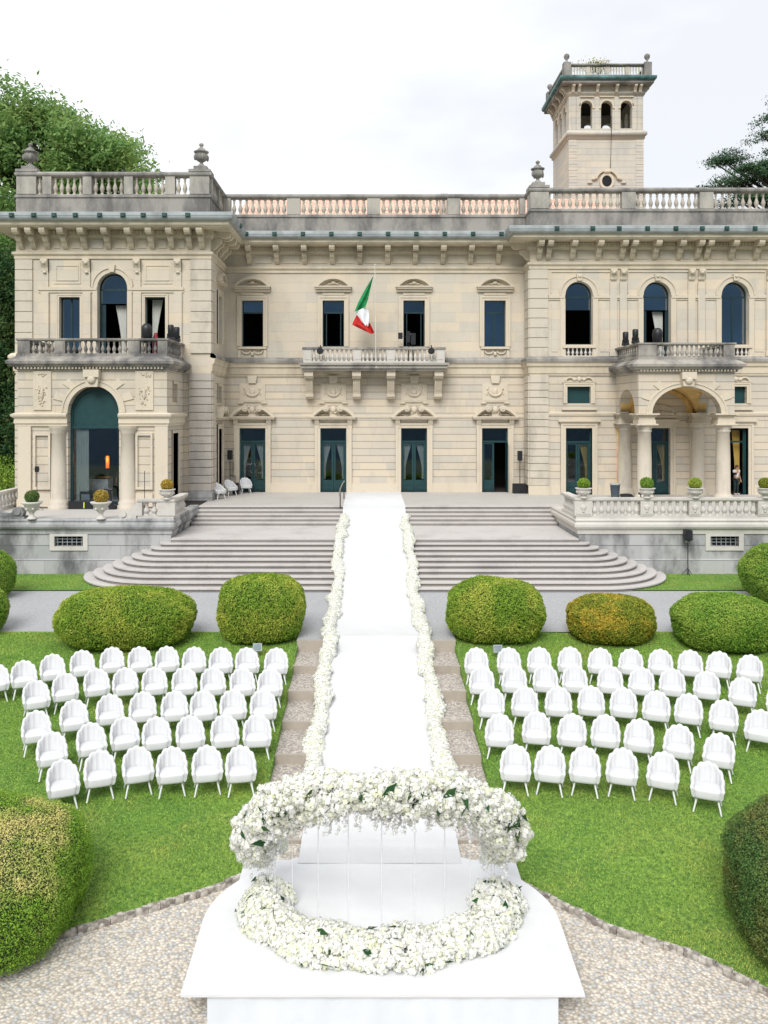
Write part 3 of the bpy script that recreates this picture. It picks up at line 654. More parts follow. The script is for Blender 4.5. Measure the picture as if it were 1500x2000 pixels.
# dentils
mb = MB()
for fr, a_, b_ in ((FC, XPR+.3, XW-.3), (FW, XW+.1, 24), (FP, XPL+.1, XPR-.05), (FPE, YP+.1, YC-.2)):
    n_ = int((b_-a_)/.17)
    for k in range(n_): mb.fbox(fr, a_+k*.17, a_+k*.17+.09, .165, .25, 13.55, 13.7)
tag(mb.build('dentils', M['eave'], VL), kind='stuff')
# frieze panels between brackets
mb = MB()
for fr, bb in ((FC, bc), (FW, bw), (FP, bp)):
    for a_, b_ in zip(bb[:-1], bb[1:]):
        if b_-a_ > .8: MB().fbox(fr, a_+.3, b_-.3, 0, .035, 12.86, 13.28).build('frieze_panel', M['smooth'], VL)
# first-floor string course
SCP = [(0, 7.55), (.18, 7.5), (.3, 7.38), (.3, 7.26), (.22, 7.18), (.2, 7.02), (.12, 6.95), (.1, 6.62), (.05, 6.58), (.05, 6.5), (0, 6.5)]
MB().sweep([(XPR, YP), (XPR, YC), (XW, YC), (XW, YW), (26, YW)], SCP).build('string_course', M['eave'], VL)
MB().sweep([(XPR, YP), (XPR, YC), (XW, YC), (XW, YW), (26, YW)], [(0, 7.56), (.19, 7.51), (.315, 7.39), (.315, 7.25), (.2, 7.25), (0, 7.3)]).build('weathered_ledge', M['weathered'], VL)
MB().sweep([(XPL, 60), (XPL, YP), (XPL+.1, YP)], SCP).build('string_course', M['eave'], VL)
MB().sweep([(XPR, YC-.0), (XW, YC)], [(0, 4.18), (.04, 4.18), (.05, 4.28), (0, 4.3)]).build('band', M['trim'], VL)
# base course
mb = MB()
def runs(a, b, holes):
    out = []; c = a
    for h0, h1 in sorted(holes):
        if h0 > c: out.append((c, h0))
        c = max(c, h1)
    if c < b: out.append((c, b))
    return out
for a_, b_ in runs(XPR, XW, [(x-1.02, x+1.02) for x in DX]): MB().fbox(FC, a_+.01, b_-.01, 0, .07, 0, .5).build('base_course', M['trim'], VL)
for a_, b_ in runs(XW, 26, [(x-1.02, x+1.02) for x in WX]): MB().fbox(FW, a_, b_, 0, .08, 0, .5).build('base_course', M['trim'], VL)
# ---- quoins
def quoins(fr, u0, u1, v0, v1, st, o=.09, name='quoins', mat='quoin'):
    mb = MB(); v = v0
    while v+st <= v1+.02: mb.fbox(fr, u0, u1, .0, o, v+.018, v+st-.018); v += st
    mb.fbox(fr, u0+.02, u1-.02, 0, o*.45, v0, v1); mb.build(name, M[mat], VL)
quoins(FP, XPL-.02, XPL+.86, 7.5, 12.3, .533); quoins(FP, XPR-1.0, XPR+.06, 7.5, 12.3, .533); quoins(FPE, YP-.0, YP+.8, 7.5, 12.3, .533)
quoins(FP, XPR-1.05, XPR+.08, .5, 6.5, .4, .12, mat='greyquoin'); quoins(FPE, YP, YP+.8, .5, 6.5, .4, .12); quoins(FP, XPL-.02, XPL+.7, 0, 6.5, .4, .1)
mb = MB().fbox(FP, XPR-1.1, XPR+.14, 0, .16, 0, .5).fbox(FPE, YP-.1, YP+.86, 0, .15, 0, .5); mb.build('pier_base', M['plinth'], VL)
quoins(FW, XW-.02, XW+.97, 7.5, 12.3, .533); quoins(FWW, YW, YC-.15, 7.5, 12.3, .533)
quoins(FW, XW-.02, XW+1.0, .5, 6.5, .4, .11); quoins(FWW, YW, YC-.15, .5, 6.5, .4, .11)
MB().fbox(FW, XW-.1, XW+1.06, 0, .16, 0, .5).build('pier_base', M['trim'], VL)
# ---- openings
def curtain(fr, u0, u1, v0, v1, o, parent, mat, gather=0, side=0):
    """pleated drape; gather>0 pulls it aside lower down"""
    n = 15; m_ = 10; V = []; F = []
    for j in range(m_+1):
        t_ = j/m_; v = v0+(v1-v0)*t_; k = 1-gather*(1-min(1, max(0, (t_-.3)/.7))**1.3)
        for i in range(n+1):
            s_ = i/n; wd = (u1-u0)*k; u = (u0+wd*s_) if side < 0 else (u1-wd*(1-s_))
            V.append(fr.p(u, o+.025*sin(i*2.1), v))
    for j in range(m_):
        for i in range(n): a_ = j*(n+1)+i; F.append((a_, a_+1, a_+n+2, a_+n+1))
    return npmesh('curtain', V, F, mat, parent, smooth=True)
def door(fr, uc, hw, h, cur='curtain', open_right=False, handles=False, dep=.28, left_open=False, parent=None, curs=(-1, 1)):
    mb = MB(); o0, o1 = -dep-.06, -dep; tz = h-.72; fw = .075
    mb.fbox(fr, uc-hw, uc-hw+fw, o0, o1+.04, 0, h); mb.fbox(fr, uc+hw-fw, uc+hw, o0, o1+.04, 0, h)
    mb.fbox(fr, uc-hw+fw, uc+hw-fw, o0, o1+.04, h-.07, h); mb.fbox(fr, uc-hw+fw, uc+hw-fw, o0, o1+.05, tz-.1, tz)
    D = mb.build('door', M['teal'], parent or VL)
    leaves = [(uc-hw+fw, uc-.01), (uc+.01, uc+hw-fw)]
    if open_right: leaves = leaves[:1]
    for a_, b_ in leaves:
        mb = MB(); lw = .1
        mb.fbox(fr, a_, a_+lw, o0, o1, .02, tz-.1); mb.fbox(fr, b_-lw, b_, o0, o1, .02, tz-.1)
        mb.fbox(fr, a_+lw, b_-lw, o0, o1, tz-.19, tz-.1); mb.fbox(fr, a_+lw, b_-lw, o0, o1-.02, .02, .66)
        mb.fbox(fr, a_+lw+.04, b_-lw-.04, o1-.02, o1+.005, .12, .3); mb.fbox(fr, a_+lw+.04, b_-lw-.04, o1-.02, o1+.005, .38, .56)
        mb.build('leaf', M['teal'], D)
        MB().fbox(fr, a_+lw, b_-lw, o0+.02, o0+.03, .66, tz-.19).build('pane', M['glass'], D)
    MB().fbox(fr, uc-hw+fw, uc+hw-fw, o0+.02, o0+.03, tz, h-.07).build('pane', M['glass'], D)
    if open_right:   # right leaf swung outwards
        mb = MB(); u = uc+hw-.1
        for a_, b_, c_, d_ in ((-dep+.02, -dep+.1, .02, tz-.1), (.26, .34, .02, tz-.1), (-dep+.1, .26, tz-.2, tz-.1), (-dep+.1, .26, .02, .66)): mb.fbox(fr, u, u+.05, a_, b_, c_, d_)
        mb.build('open_leaf', M['teal'], D); MB().fbox(fr, u+.02, u+.03, -dep+.1, .26, .66, tz-.2).build('pane', M['glass'], D)
    if cur:
        for s_ in curs:
            w_ = hw*.8
            curtain(fr, uc-hw+.05 if s_ < 0 else uc+hw-.05-w_, uc-hw+.05+w_ if s_ < 0 else uc+hw-.05, .7, tz-.1, o0-.15, D, M[cur], .62, s_)
    if handles:
        for s_ in (-1, 1): MB().tube([fr.p(uc+s_*.07, o1+.05, 1.05), fr.p(uc+s_*.14, o1+.1, 1.15), fr.p(uc+s_*.14, o1+.1, 1.5), fr.p(uc+s_*.07, o1+.05, 1.6)], .02, 6).build('handle', M['steel'], D)
    return D
def surround(fr, uc, hw, v0, h, w_=.3, o=.1, name='surround', top=True):
    mb = MB()
    for s_ in (-1, 1):
        a_, b_ = sorted((uc+s_*hw, uc+s_*(hw+w_))); mb.fbox(fr, a_, b_, 0, o*.6, v0, h+w_)
        a_, b_ = sorted((uc+s_*(hw+w_*.55), uc+s_*(hw+w_))); mb.fbox(fr, a_, b_, 0, o, v0, h+w_)
    if top: mb.fbox(fr, uc-hw, uc+hw, 0, o*.6, h, h+w_*.55); mb.fbox(fr, uc-hw-w_*.55, uc+hw+w_*.55, 0, o-.002, h+w_*.55, h+w_)
    return mb.build(name, M['trim'], VL)
def segped(fr, uc, v0, w_, hh, o=.3, broken=False, name='pediment'):
    mb = MB(); hw = w_/2; R = (hw*hw+hh*hh)/(2*hh); a = math.asin(hw/R); vc = v0+hh-R
    mb.fbox(fr, uc-hw, uc+hw, 0, o, v0-.14, v0-.04); mb.fbox(fr, uc-hw-.05, uc+hw+.05, 0, o+.05, v0-.05, v0+.02)
    if not broken:
        mb.arcband(fr, uc, vc, R-.11, R+.02, pi/2-a, pi/2+a, 0, o+.03, 18); mb.arcband(fr, uc, vc, R-.18, R-.11, pi/2-a*.93, pi/2+a*.93, 0, o*.55, 18)
        P_ = mb.build(name, M['trim'], VL)
        MB().ball(fr.p(uc, .06, v0+hh*.42), (.16, .09, .1)).ball(fr.p(uc-.2, .05, v0+hh*.3), (.12, .05, .05)).ball(fr.p(uc+.2, .05, v0+hh*.3), (.12, .05, .05)).build('cartouche', M['trim'], P_)
    else:
        g = .28
        for s_ in (-1, 1):
            a0, a1 = (pi/2-a, pi/2-g) if s_ > 0 else (pi/2+g, pi/2+a)
            mb.arcband(fr, uc, vc, R-.13, R+.03, a0, a1, 0, o+.04, 12); mb.arcband(fr, uc, vc, R-.21, R-.13, a0, a1, 0, o*.6, 12)
        P_ = mb.build(name, M['trim'], VL)
        mb = MB()
        for s_ in (-1, 1):
            c_ = fr.p(uc+s_*R*sin(g)*.95, 0, vc+R*cos(g)-.16)
            ax = 'y' if fr.side == 'S' else 'x'; sg = -1 if fr.side == 'S' else 1
            mb.lathe(c_, [(.17, 0), (.17, sg*(o+.02)), (.11, sg*(o+.05)), (.09, sg*(o+.01)), (.06, sg*(o+.07)), (.001, sg*(o+.08))], 14, ax)
        mb.build('scroll', M['trim'], P_)
        mb = MB(); mb.ball(fr.p(uc, .16, v0+hh*.62), (.17, .14, .2)); mb.fplate(fr, [(uc-.2, v0+.02), (uc+.2, v0+.02), (uc+.16, v0+hh*.5), (uc-.16, v0+hh*.5)], 0, .14)
        for q in range(10): mb.ball(fr.p(uc+random.uniform(-.24, .24), .2, v0+random.uniform(.2, hh)), random.uniform(.03, .065), 6, 5)
        for s_ in (-1, 1):
            for q in range(6): mb.ball(fr.p(uc+s_*(.35+q*.09), .08, v0+.06+random.uniform(0, .08)), (.05, .04, .04), 6, 5)
        mb.build('carving', M['trim'], P_)
    return P_
def console(fr, u, v1, h=.36, w_=.13, o=.24):
    return MB().fprism(fr, [(0, v1), (o, v1), (o+.01, v1-h*.2), (o*.8, v1-h*.4), (o*.45, v1-h*.65), (o*.35, v1-h*.9), (.05, v1-h), (0, v1-h)], u-w_, u+w_)
for i, x in enumerate(DX):
    door(FC, x, .735, 3.6, 'curtain' if i < 3 else None, open_right=(i == 3), handles=(i == 0))
    surround(FC, x, .735, 0, 3.6, .3, .1)
    MB().fbox(FC, x-.75, x+.75, 0, .05, 3.92, 4.16).fbox(FC, x-.42, x+.42, .05, .08, 3.97, 4.07).build('door_frieze', M['trim'], VL)
    for s_ in (-1, 1): console(FC, x+s_*.92, 4.16, .62).build('console', M['trim'], VL)
    segped(FC, x, 4.24, 2.5, .66, .34, True)
    # carved tablet with garland, key above
    TB_ = MB().fbox(FC, x-.72, x+.72, 0, .07, 5.05, 6.12).fbox(FC, x-.62, x+.62, .07, .09, 5.13, 6.04).fbox(FC, x-.8, x-.5, 0, .10, 4.98, 5.06).fbox(FC, x+.5, x+.8, 0, .10, 4.98, 5.06).build('tablet', M['trim'], VL)
    mb = MB()
    for q in range(15):
        a_ = pi+pi*q/14; r_ = .055+.03*sin(pi*q/14); mb.ball(FC.p(x+.36*cos(a_), .12, 5.72+.30*sin(a_)), r_, 7, 5)
    mb.ball(FC.p(x, .11, 5.66), (.15, .05, .2), 10, 6)
    for s_ in (-1, 1): mb.ball(FC.p(x+s_*.42, .11, 5.82), (.07, .05, .09), 7, 5); mb.ball(FC.p(x+s_*.46, .11, 5.55), (.04, .04, .12), 7, 5)
    mb.build('garland', M['trim'], TB_)
    MB().fplate(FC, [(x-.2, 6.12), (x+.2, 6.12), (x+.27, 6.55), (x-.27, 6.55)], .0, .2).build('keystone', M['trim'], VL)
def sash(fr, uc, hw, v0, v1, rise=0, dep=.3, kind='open', parent=None, trans=.62):
    """upper window: dark green frame, blue upper light, lower part open or glazed"""
    mb = MB(); o0, o1 = -dep-.05, -dep; fw = .06
    for s_ in (-1, 1): a_, b_ = sorted((uc+s_*hw, uc+s_*(hw-fw))); mb.fbox(fr, a_, b_, o0, o1, v0, v1)
    if rise: mb.arcband(fr, uc, v1, hw-.09, hw, 0, pi, o0, o1, 18, rise/hw); tb = v1-.02
    else: mb.fbox(fr, uc-hw+fw, uc+hw-fw, o0, o1, v1-.05, v1); tb = v1-trans
    mb.fbox(fr, uc-hw+fw, uc+hw-fw, o0, o1+.02, tb-.09, tb)
    mb.fbox(fr, uc-hw+fw, uc+hw-fw, o0, o1, v0, v0+.06)
    if kind in ('closed', 'curtain'): mb.fbox(fr, uc-.05, uc+.05, o0, o1+.01, v0, tb)
    if kind == 'ajar':
        for s_ in (-1, 1): mb.fbox(fr, uc+s_*(hw-.2)-.03, uc+s_*(hw-.2)+.03, o0-.1, o1, v0, tb)
    Wd = mb.build('window', M['teal_dark'], parent or VL)
    mb = MB()
    if rise:
        pts = [(uc+(hw-.09)*cos(t_), v1+(rise-.09)*sin(t_)) for t_ in np.linspace(0, pi, 15)]; mb.fplate(fr, pts+[(uc-hw+.09, v1-.02), (uc+hw-.09, v1-.02)], o0+.01, o0+.02)
        mb.fbox(fr, uc-hw+fw, uc+hw-fw, o0+.01, o0+.02, tb-.75, tb-.09)
    else: mb.fbox(fr, uc-hw+fw, uc+hw-fw, o0+.01, o0+.02, tb, v1-.05)
    mb.build('pane', M['blueglass'], Wd)
    if kind in ('closed', 'curtain'):
        MB().fbox(fr, uc-hw+fw, uc-.05, o0+.01, o0+.02, v0+.06, (tb-.75) if rise else (tb-.09)).build('pane', M['blueglass'], Wd)
        MB().fbox(fr, uc+.05, uc+hw-fw, o0+.01, o0+.02, v0+.06, (tb-.75) if rise else (tb-.09)).build('pane', M['blueglass'], Wd)
    if kind == 'curtain': curtain(fr, uc+.1, uc+hw-fw, v0+.1, tb-.1, o0-.12, Wd, M['curtain'], .3, 1)
    if kind == 'shutter': MB().fbox(fr, uc-hw+fw, uc-hw+.3, o0, o1-.1, v0, tb-.8).fbox(fr, uc+hw-.16, uc+hw-fw, o0, o1-.1, v0, tb-.8).build('shutter', M['teal_dark'], Wd); curtain(fr, uc-.05, uc+hw-.2, v0+.1, tb-.8, o0-.3, Wd, M['curtain'], .5, 1)
    return Wd
for i, x in enumerate(DX):
    sash(FC, x, .605, 8.18, 10.78, 0, .3, ('open', 'ajar', 'ajar', 'closed')[i])
    surround(FC, x, .605, 8.18, 10.78, .26, .09)
    MB().fbox(FC, x-.98, x+.98, 0, .14, 11.26, 11.42).fbox(FC, x-.62, x+.62, 0, .05, 11.08, 11.24).build('window_frieze', M['trim'], VL)
    segped(FC, x, 11.55, 1.98, .52, .26)
    if i in (0, 3):
        mb = MB().fbox(FC, x-.8, x+.8, 0, .2, 8.04, 8.15)
        for s_ in (-1, 1): mb.arcband(FC, x+s_*.34, 7.98, .2, .28, pi, 2*pi, 0, .1, 8, .8); mb.fbox(FC, x+s_*.72-.08, x+s_*.72+.08, 0, .12, 7.55, 8.02)
        mb.ball(FC.p(x, .08, 7.78), (.1, .07, .12)); mb.build('apron', M['trim'], VL)
# small openings on the pavilion's inner side
surround(FPE, 46.2, .6, 8.18, 10.78, .22, .09); segped(FPE, 46.2, 11.5, 1.9, .5, .24); sash(FPE, 46.2, .6, 8.18, 10.78, 0, .25, 'closed')
surround(FPE, 46.2, .6, 0, 3.6, .25, .1); segped(FPE, 46.2, 4.24, 2.1, .6, .32, True); door(FPE, 46.2, .6, 3.6, None)
surround(FPE, 46.2, .5, 5.0, 5.9, .14, .06); MB().fbox(FPE, 45.7, 46.7, -.3, -.28, 5, 5.9).build('shutter', M['teal'], VL)
# wing ground floor
for i, x in enumerate(WX[:3]):
    if i == 1: door(FW, x, .72, 3.63, 'gold', curs=(1,))
    elif i == 0: door(FW, x, .72, 3.63, 'gold', curs=(1,))
    else:
        D = MB().fbox(FW, x-.72, x-.64, -.34, -.24, 0, 3.63).fbox(FW, x+.55, x+.72, -.34, -.24, 0, 3.63).fbox(FW, x-.64, x+.55, -.34, -.24, 2.83, 2.93).fbox(FW, x-.64, x+.55, -.34, -.24, 3.56, 3.63).build('door', M['teal'], VL)
        curtain(FW, x-.3, x+.1, 1.5, 3.5, -.9, D, M['curtain'], .5, 1); curtain(FW, x+.1, x+.55, .5, 3.5, -.7, D, M['gold'], .4, 1)
    surround(FW, x, .72, 0, 3.63, .28, .09)
    MB().fbox(FW, x-1.15, x+1.15, 0, .2, 3.98, 4.1).fbox(FW, x-1.05, x+1.05, 0, .12, 3.9, 3.98).build('door_hood', M['trim'], VL)
    if i != 1:
        surround(FW, x, .64, 4.98, 5.9, .22, .08); MB().fbox(FW, x-.64, x+.64, -.3, -.25, 4.98, 5.9).build('shutter', M['teal'], VL)
        MB().fbox(FW, x-.95, x+.95, 0, .14, 4.62, 4.74).build('sill', M['trim'], VL)
        mb = MB()
        for s_ in (-1, 1): mb.arcband(FW, x+s_*.5, 6.2, .2, .3, 0, pi, 0, .12, 9, .8); mb.lathe(FW.p(x+s_*.26, 0, 6.28), [(.1, 0), (.1, -.13), (.03, -.16)], 10, 'y')
        mb.ball(FW.p(x, .1, 6.3), (.13, .1, .14)); mb.fbox(FW, x-.9, x+.9, 0, .1, 6.12, 6.18); mb.build('window_crest', M['trim'], VL)
MB().sweep([(XW+1.0, YW), (26, YW)], [(0, 4.3), (.05, 4.3), (.08, 4.4), (.08, 4.48), (.03, 4.52), (0, 4.52)]).build('band', M['trim'], VL)
# wing upper floor: arched windows, pilasters, panels
for i, x in enumerate(WX[:3]):
    sash(FW, x, .75, 8.19 if i != 1 else 7.2, 10.88, .75, .35, ('open', 'shutter', 'curtain')[i])
    mb = MB().arcband(FW, x, 10.88, .75, 1.0, 0, pi, 0, .07, 20).arcband(FW, x, 10.88, 1.0, 1.08, 0, pi, 0, .12, 20)
    for s_ in (-1, 1): a_, b_ = sorted((x+s_*.75, x+s_*1.03)); mb.fbox(FW, a_, b_, 0, .07, 7.55, 10.72)
    mb.build('arch_surround', M['trim'], VL)
    MB().fplate(FW, [(x-.12, 11.66), (x+.12, 11.66), (x+.17, 12.02), (x-.17, 12.02)], 0, .2).ball(FW.p(x, .2, 11.9), (.1, .07, .1)).build('keystone', M['trim'], VL)
for a_, b_ in runs(XW+1.0, 25, [(x-.76, x+.76) for x in WX]):
    MB().fbox(FW, a_+.02, b_-.02, 0, .1, 10.72, 10.88).fbox(FW, a_+.02, b_-.02, 0, .05, 10.62, 10.72).build('impost_band', M['trim'], VL)
for x in (13.33, 17.59, 21.85):
    for s_ in (-1, 1):
        u = x+s_*.27
        MB().fbox(FW, u-.19, u+.19, 0, .13, 7.55, 11.6).fbox(FW, u-.22, u+.22, 0, .16, 7.55, 7.8).build('pilaster', M['smooth'], VL)
        console(FW, u, 12.3, .62, .17, .3).ball(FW.p(u, .26, 12.1), (.12, .08, .1)).build('capital', M['trim'], VL)
mb = MB()
for a_, b_ in ((9.7, 10.05), (12.35, 12.95), (13.85, 14.35), (16.55, 17.1), (18.1, 18.6), (20.8, 21.3)):
    for c_, d_ in ((7.8, 10.5),):
        mb.fbox(FW, a_, b_, 0, .03, c_, d_)
for a_, b_ in ((9.65, 12.95), (13.85, 17.2), (18.1, 21.4)):
    for q in ((a_, b_, 12.14, 12.18), (a_, a_+.05, 11.0, 12.14), (b_-.05, b_, 11.0, 12.14)): mb.fbox(FW, q[0], q[1], 0, .05, q[2], q[3])
mb.build('wall_panels', M['smooth'], VL)
for i in (0, 2):
    x = WX[i]; B = MB().fbox(FW, x-.9, x+.9, -.05, .14, 8.0, 8.12).fbox(FW, x-.9, x+.9, -.05, .12, 7.5, 7.58).build('window_balustrade', M['trim'], VL)
    MB().fbox(FW, x-.7, x+.7, -.02, .012, 7.58, 8.0).build('recess', M['interior'], B)
    balusters(B, FW, spread(x-.7, x+.7, 6), .06, 7.58, .42, M['paleb'], .8)
# pavilion upper floor
sash(FP, -15.52, .525, 7.15, 10.38, 0, .3, 'curtain', trans=.0); sash(FP, PW, .76, 7.15, 10.85, .76, .35, 'shutter'); W3 = sash(FP, -11.16, .52, 7.15, 10.38, 0, .3, 'open', trans=.0)
curtain(FP, -11.45, -10.9, 7.4, 10.3, -.6, W3, M['curtain'], .6, -1)
for x, hw in ((-15.52, .525), (-11.16, .52)): surround(FP, x, hw, 7.15, 10.38, .15, .06)
mb = MB().arcband(FP, PW, 10.85, .76, .98, 0, pi, 0, .07, 20).arcband(FP, PW, 10.85, .98, 1.06, 0, pi, 0, .12, 20)
for s_ in (-1, 1): a_, b_ = sorted((PW+s_*.76, PW+s_*1.0)); mb.fbox(FP, a_, b_, 0, .07, 7.2, 10.7)
mb.build('arch_surround', M['trim'], VL)
MB().fplate(FP, [(PW-.12, 11.63), (PW+.12, 11.63), (PW+.17, 12.0), (PW-.17, 12.0)], 0, .2).build('keystone', M['trim'], VL)
for a_, b_ in ((-17.1, PW-.78), (PW+.78, -9.7)):
    MB().fbox(FP, a_, b_, 0, .1, 10.72, 10.88).fbox(FP, a_, b_, 0, .05, 10.6, 10.72).build('impost_band', M['trim'], VL)
for x in (-16.75, -14.62, -12.05, -9.98):
    MB().fbox(FP, x-.2, x+.2, 0, .12, 7.2, 10.6).fbox(FP, x-.17, x+.17, 0, .09, 10.88, 12.3).build('pilaster', M['smooth'], VL)
    console(FP, x, 12.3, .7, .17, .3).ball(FP.p(x, .25, 12.1), (.12, .08, .1)).ball(FP.p(x, .15, 11.62), (.1, .06, .06)).build('capital', M['trim'], VL)
for a_, b_ in ((-16.3, -14.95), (-11.75, -10.3)):
    mb = MB().fbox(FP, a_, b_, 0, .03, 11.05, 12.15)
    for q in ((a_+.1, b_-.1, 11.95, 11.99), (a_+.1, b_-.1, 11.2, 11.24), (a_+.1, a_+.14, 11.24, 11.95), (b_-.14, b_-.1, 11.24, 11.95)): mb.fbox(FP, q[0], q[1], .03, .06, q[2], q[3])
    mb.build('wall_panel', M['smooth'], VL)
# ---- balustraded parapet of the roof
PP = [(XPL, 66), (XPL, YP), (XPR, YP), (XPR, YC), (XW, YC), (XW, YW), (26, YW)]
MB().sweep(PP, [(-.38, 14.2), (.0, 14.2), (.0, 15.42), (.06, 15.46), (.06, 15.56), (-.02, 15.62), (-.38, 15.62)]).build('parapet_base', M['weathered'], VL)
MB().sweep(PP, [(-.36, 16.52), (.0, 16.52), (.06, 16.58), (.08, 16.66), (.02, 16.76), (-.38, 16.76)]).build('parapet_coping', M['weathered'], VL)
def ppier(fr, a_, b_, mat='parapet'): MB().fbox(fr, a_, b_, -.36, .02, 15.62, 16.52).build('parapet_pier', M[mat], VL)
def bays(fr, pierlist, n, single):
    for a_, b_ in pierlist: ppier(fr, a_, b_)
    for (a0, b0), (a1, b1) in zip(pierlist[:-1], pierlist[1:]):
        k = max(1, round((a1-b0)/n)); balusters(VL, fr, spread(b0, a1, k), -.17, 15.62, .9, M['baluster'], 1.25, single)
bays(FP, [(-18.0, -17.3), (-16.9, -16.45), (-14.85, -14.4), (-12.75, -12.3), (-10.65, -10.15), (-9.2, -8.6)], .32, True)
bays(FPE, [(43.8, 44.2), (45.9, 46.2), (47.7, 48.0)], .32, True)
bays(FC, [(-8.35, -8.05), (-4.88, -4.14), (-.37, .37), (4.14, 4.88), (8.2, 8.53)], .36, True)
bays(FW, [(8.7, 9.45), (13.55, 14.3), (17.8, 18.55), (21.9, 22.6)], .36, True)
URN = [(.30, 0), (.34, .04), (.34, .12), (.22, .2), (.12, .3), (.1, .36), (.16, .42), (.30, .5), (.38, .62), (.40, .8), (.36, .95), (.47, .98), (.48, 1.04), (.30, 1.1), (.24, 1.2), (.1, 1.3), (.08, 1.36), (.15, 1.42), (.14, 1.5), (.05, 1.56), (.01, 1.58)]
def roofurn(x, y):
    B = MB().box(x-.55, x+.55, y-.05, y+1.05, 16.76, 16.9).box(x-.34, x+.34, y+.18, y+.86, 16.9, 17.12).lathe((x, y+.52, 17.05), [(r_*.8, z*.85) for r_, z in URN], 16)
    for k in range(4): a_ = k*pi/2+.4; B.ball((x+.32*cos(a_), y+.52+.32*sin(a_), 17.62), (.08, .08, .17), 7, 5)
    B.build('finial_urn', M['weathered'], VL)
    MB().box(x-.5, x+.5, y-.02, y+1.0, 15.625, 16.515).build('parapet_pier', M['parapet'], VL)
roofurn(-17.72, YP-.02); roofurn(-8.9, YP-.02); roofurn(9.05, YW-.02)
# ---- tiled roofs behind
mb = MB()
A = [(-8.3, 49.2, 14.9), (20.2, 49.2, 14.9), (20.2, 66, 14.9), (-8.3, 66, 14.9), (-8.3, 56.1, 18.5), (13.4, 56.1, 18.5), (-8.3, 57.6, 18.5), (13.4, 57.6, 18.5)]
mb.add(A, [(0, 1, 5, 4), (1, 2, 7, 5), (2, 3, 6, 7), (4, 5, 7, 6), (0, 4, 6, 3)]); mb.build('roof', M['tilemat'], VL)
mb = MB(); mb.add([(XPL+.6, 46, 14.7), (XPR-.6, 46, 14.7), (XPR-2.5, 49.5, 15.45), (XPL+2.5, 49.5, 15.45), (XPR-.6, 53, 14.7), (XPL+.6, 53, 14.7)], [(0, 1, 2, 3), (3, 2, 4, 5), (1, 4, 2), (0, 3, 5)]); mb.build('roof', M['tilemat'], VL)
cx, cy = 4.1, 49.6
mb = MB().box(cx-.26, cx+.26, cy-.26, cy+.26, 15, 16.75); CH = mb.build('chimney', M['tilemat'], VL)
mb = MB()
for dx in (-.22, 0, .22): mb.box(cx+dx-.05, cx+dx+.05, cy-.24, cy+.24, 16.75, 16.98)
mb.box(cx-.36, cx+.36, cy-.36, cy+.36, 16.98, 17.06).box(cx-.2, cx+.2, cy-.2, cy+.2, 17.06, 17.14); mb.build('chimney_cap', M['weathered'], CH)
MB().tube([(24.2, 55, 15), (24.2, 55, 18.6)], .025, 5).build('mast', M['grate'], VL)
# ---- central balcony
BC = MB().fbox(FC, -3.98, 4.0, .0, 1.42, 6.9, 7.12).fbox(FC, -4.08, 4.1, 0, 1.52, 7.08, 7.2).fbox(FC, -3.86, 3.88, 0, 1.3, 6.78, 6.9).build('balcony', M['balcony'], VL)
MB().fbox(FC, -3.86, 3.88, 1.1, 1.32, 7.2, 7.3).fbox(FC, -3.86, -3.66, .0, 1.1, 7.2, 7.3).fbox(FC, 3.68, 3.88, 0, 1.1, 7.2, 7.3).build('base_rail', M['paleb'], BC)
MB().fbox(FC, -3.92, 3.94, 1.06, 1.36, 7.93, 8.05).fbox(FC, -3.92, -3.62, 0, 1.06, 7.93, 8.05).fbox(FC, 3.64, 3.94, 0, 1.06, 7.93, 8.05).build('handrail', M['balcony'], BC)
cp = [(-3.86, -3.4), (-1.12, -.7), (.72, 1.14), (3.42, 3.88)]
for a_, b_ in cp: MB().fbox(FC, a_, b_, 1.1, 1.32, 7.3, 7.93).fbox(FC, a_+.07, b_-.07, 1.32, 1.34, 7.38, 7.85).build('pier', M['paleb'], BC)
for (a0, b0), (a1, b1) in zip(cp[:-1], cp[1:]): balusters(BC, FC, spread(b0, a1, max(3, round((a1-b0)/.245))), 1.2, 7.3, .63, M['paleb'], 1.0)
for s_ in (-1, 1): balusters(BC, Fr('E', s_*3.77), spread(47.0, 47.9, 4), 0, 7.3, .63, M['paleb'], 1.0)
for x in (-3.58, -.95, .95, 3.58):
    mb = MB(); mb.fprism(FC, [(0, 6.78), (1.15, 6.78), (1.18, 6.5), (1.0, 6.35), (.0, 6.35)], x-.24, x+.24)
    mb.fprism(FC, [(0, 6.35), (.8, 6.35), (.78, 6.1), (.6, 5.7), (.5, 5.5), (.0, 5.5)], x-.2, x+.2); mb.fprism(FC, [(0, 5.5), (.55, 5.52), (.52, 5.36), (.3, 5.25), (.0, 5.22)], x-.22, x+.22)
    for k in range(4): mb.fprism(FC, [(.7, 6.33), (.84, 6.33), (.82, 6.1), (.64, 5.7), (.5, 5.62)], x-.17+k*.1, x-.12+k*.1)
    mb.build('balcony_bracket', M['trim'], VL)
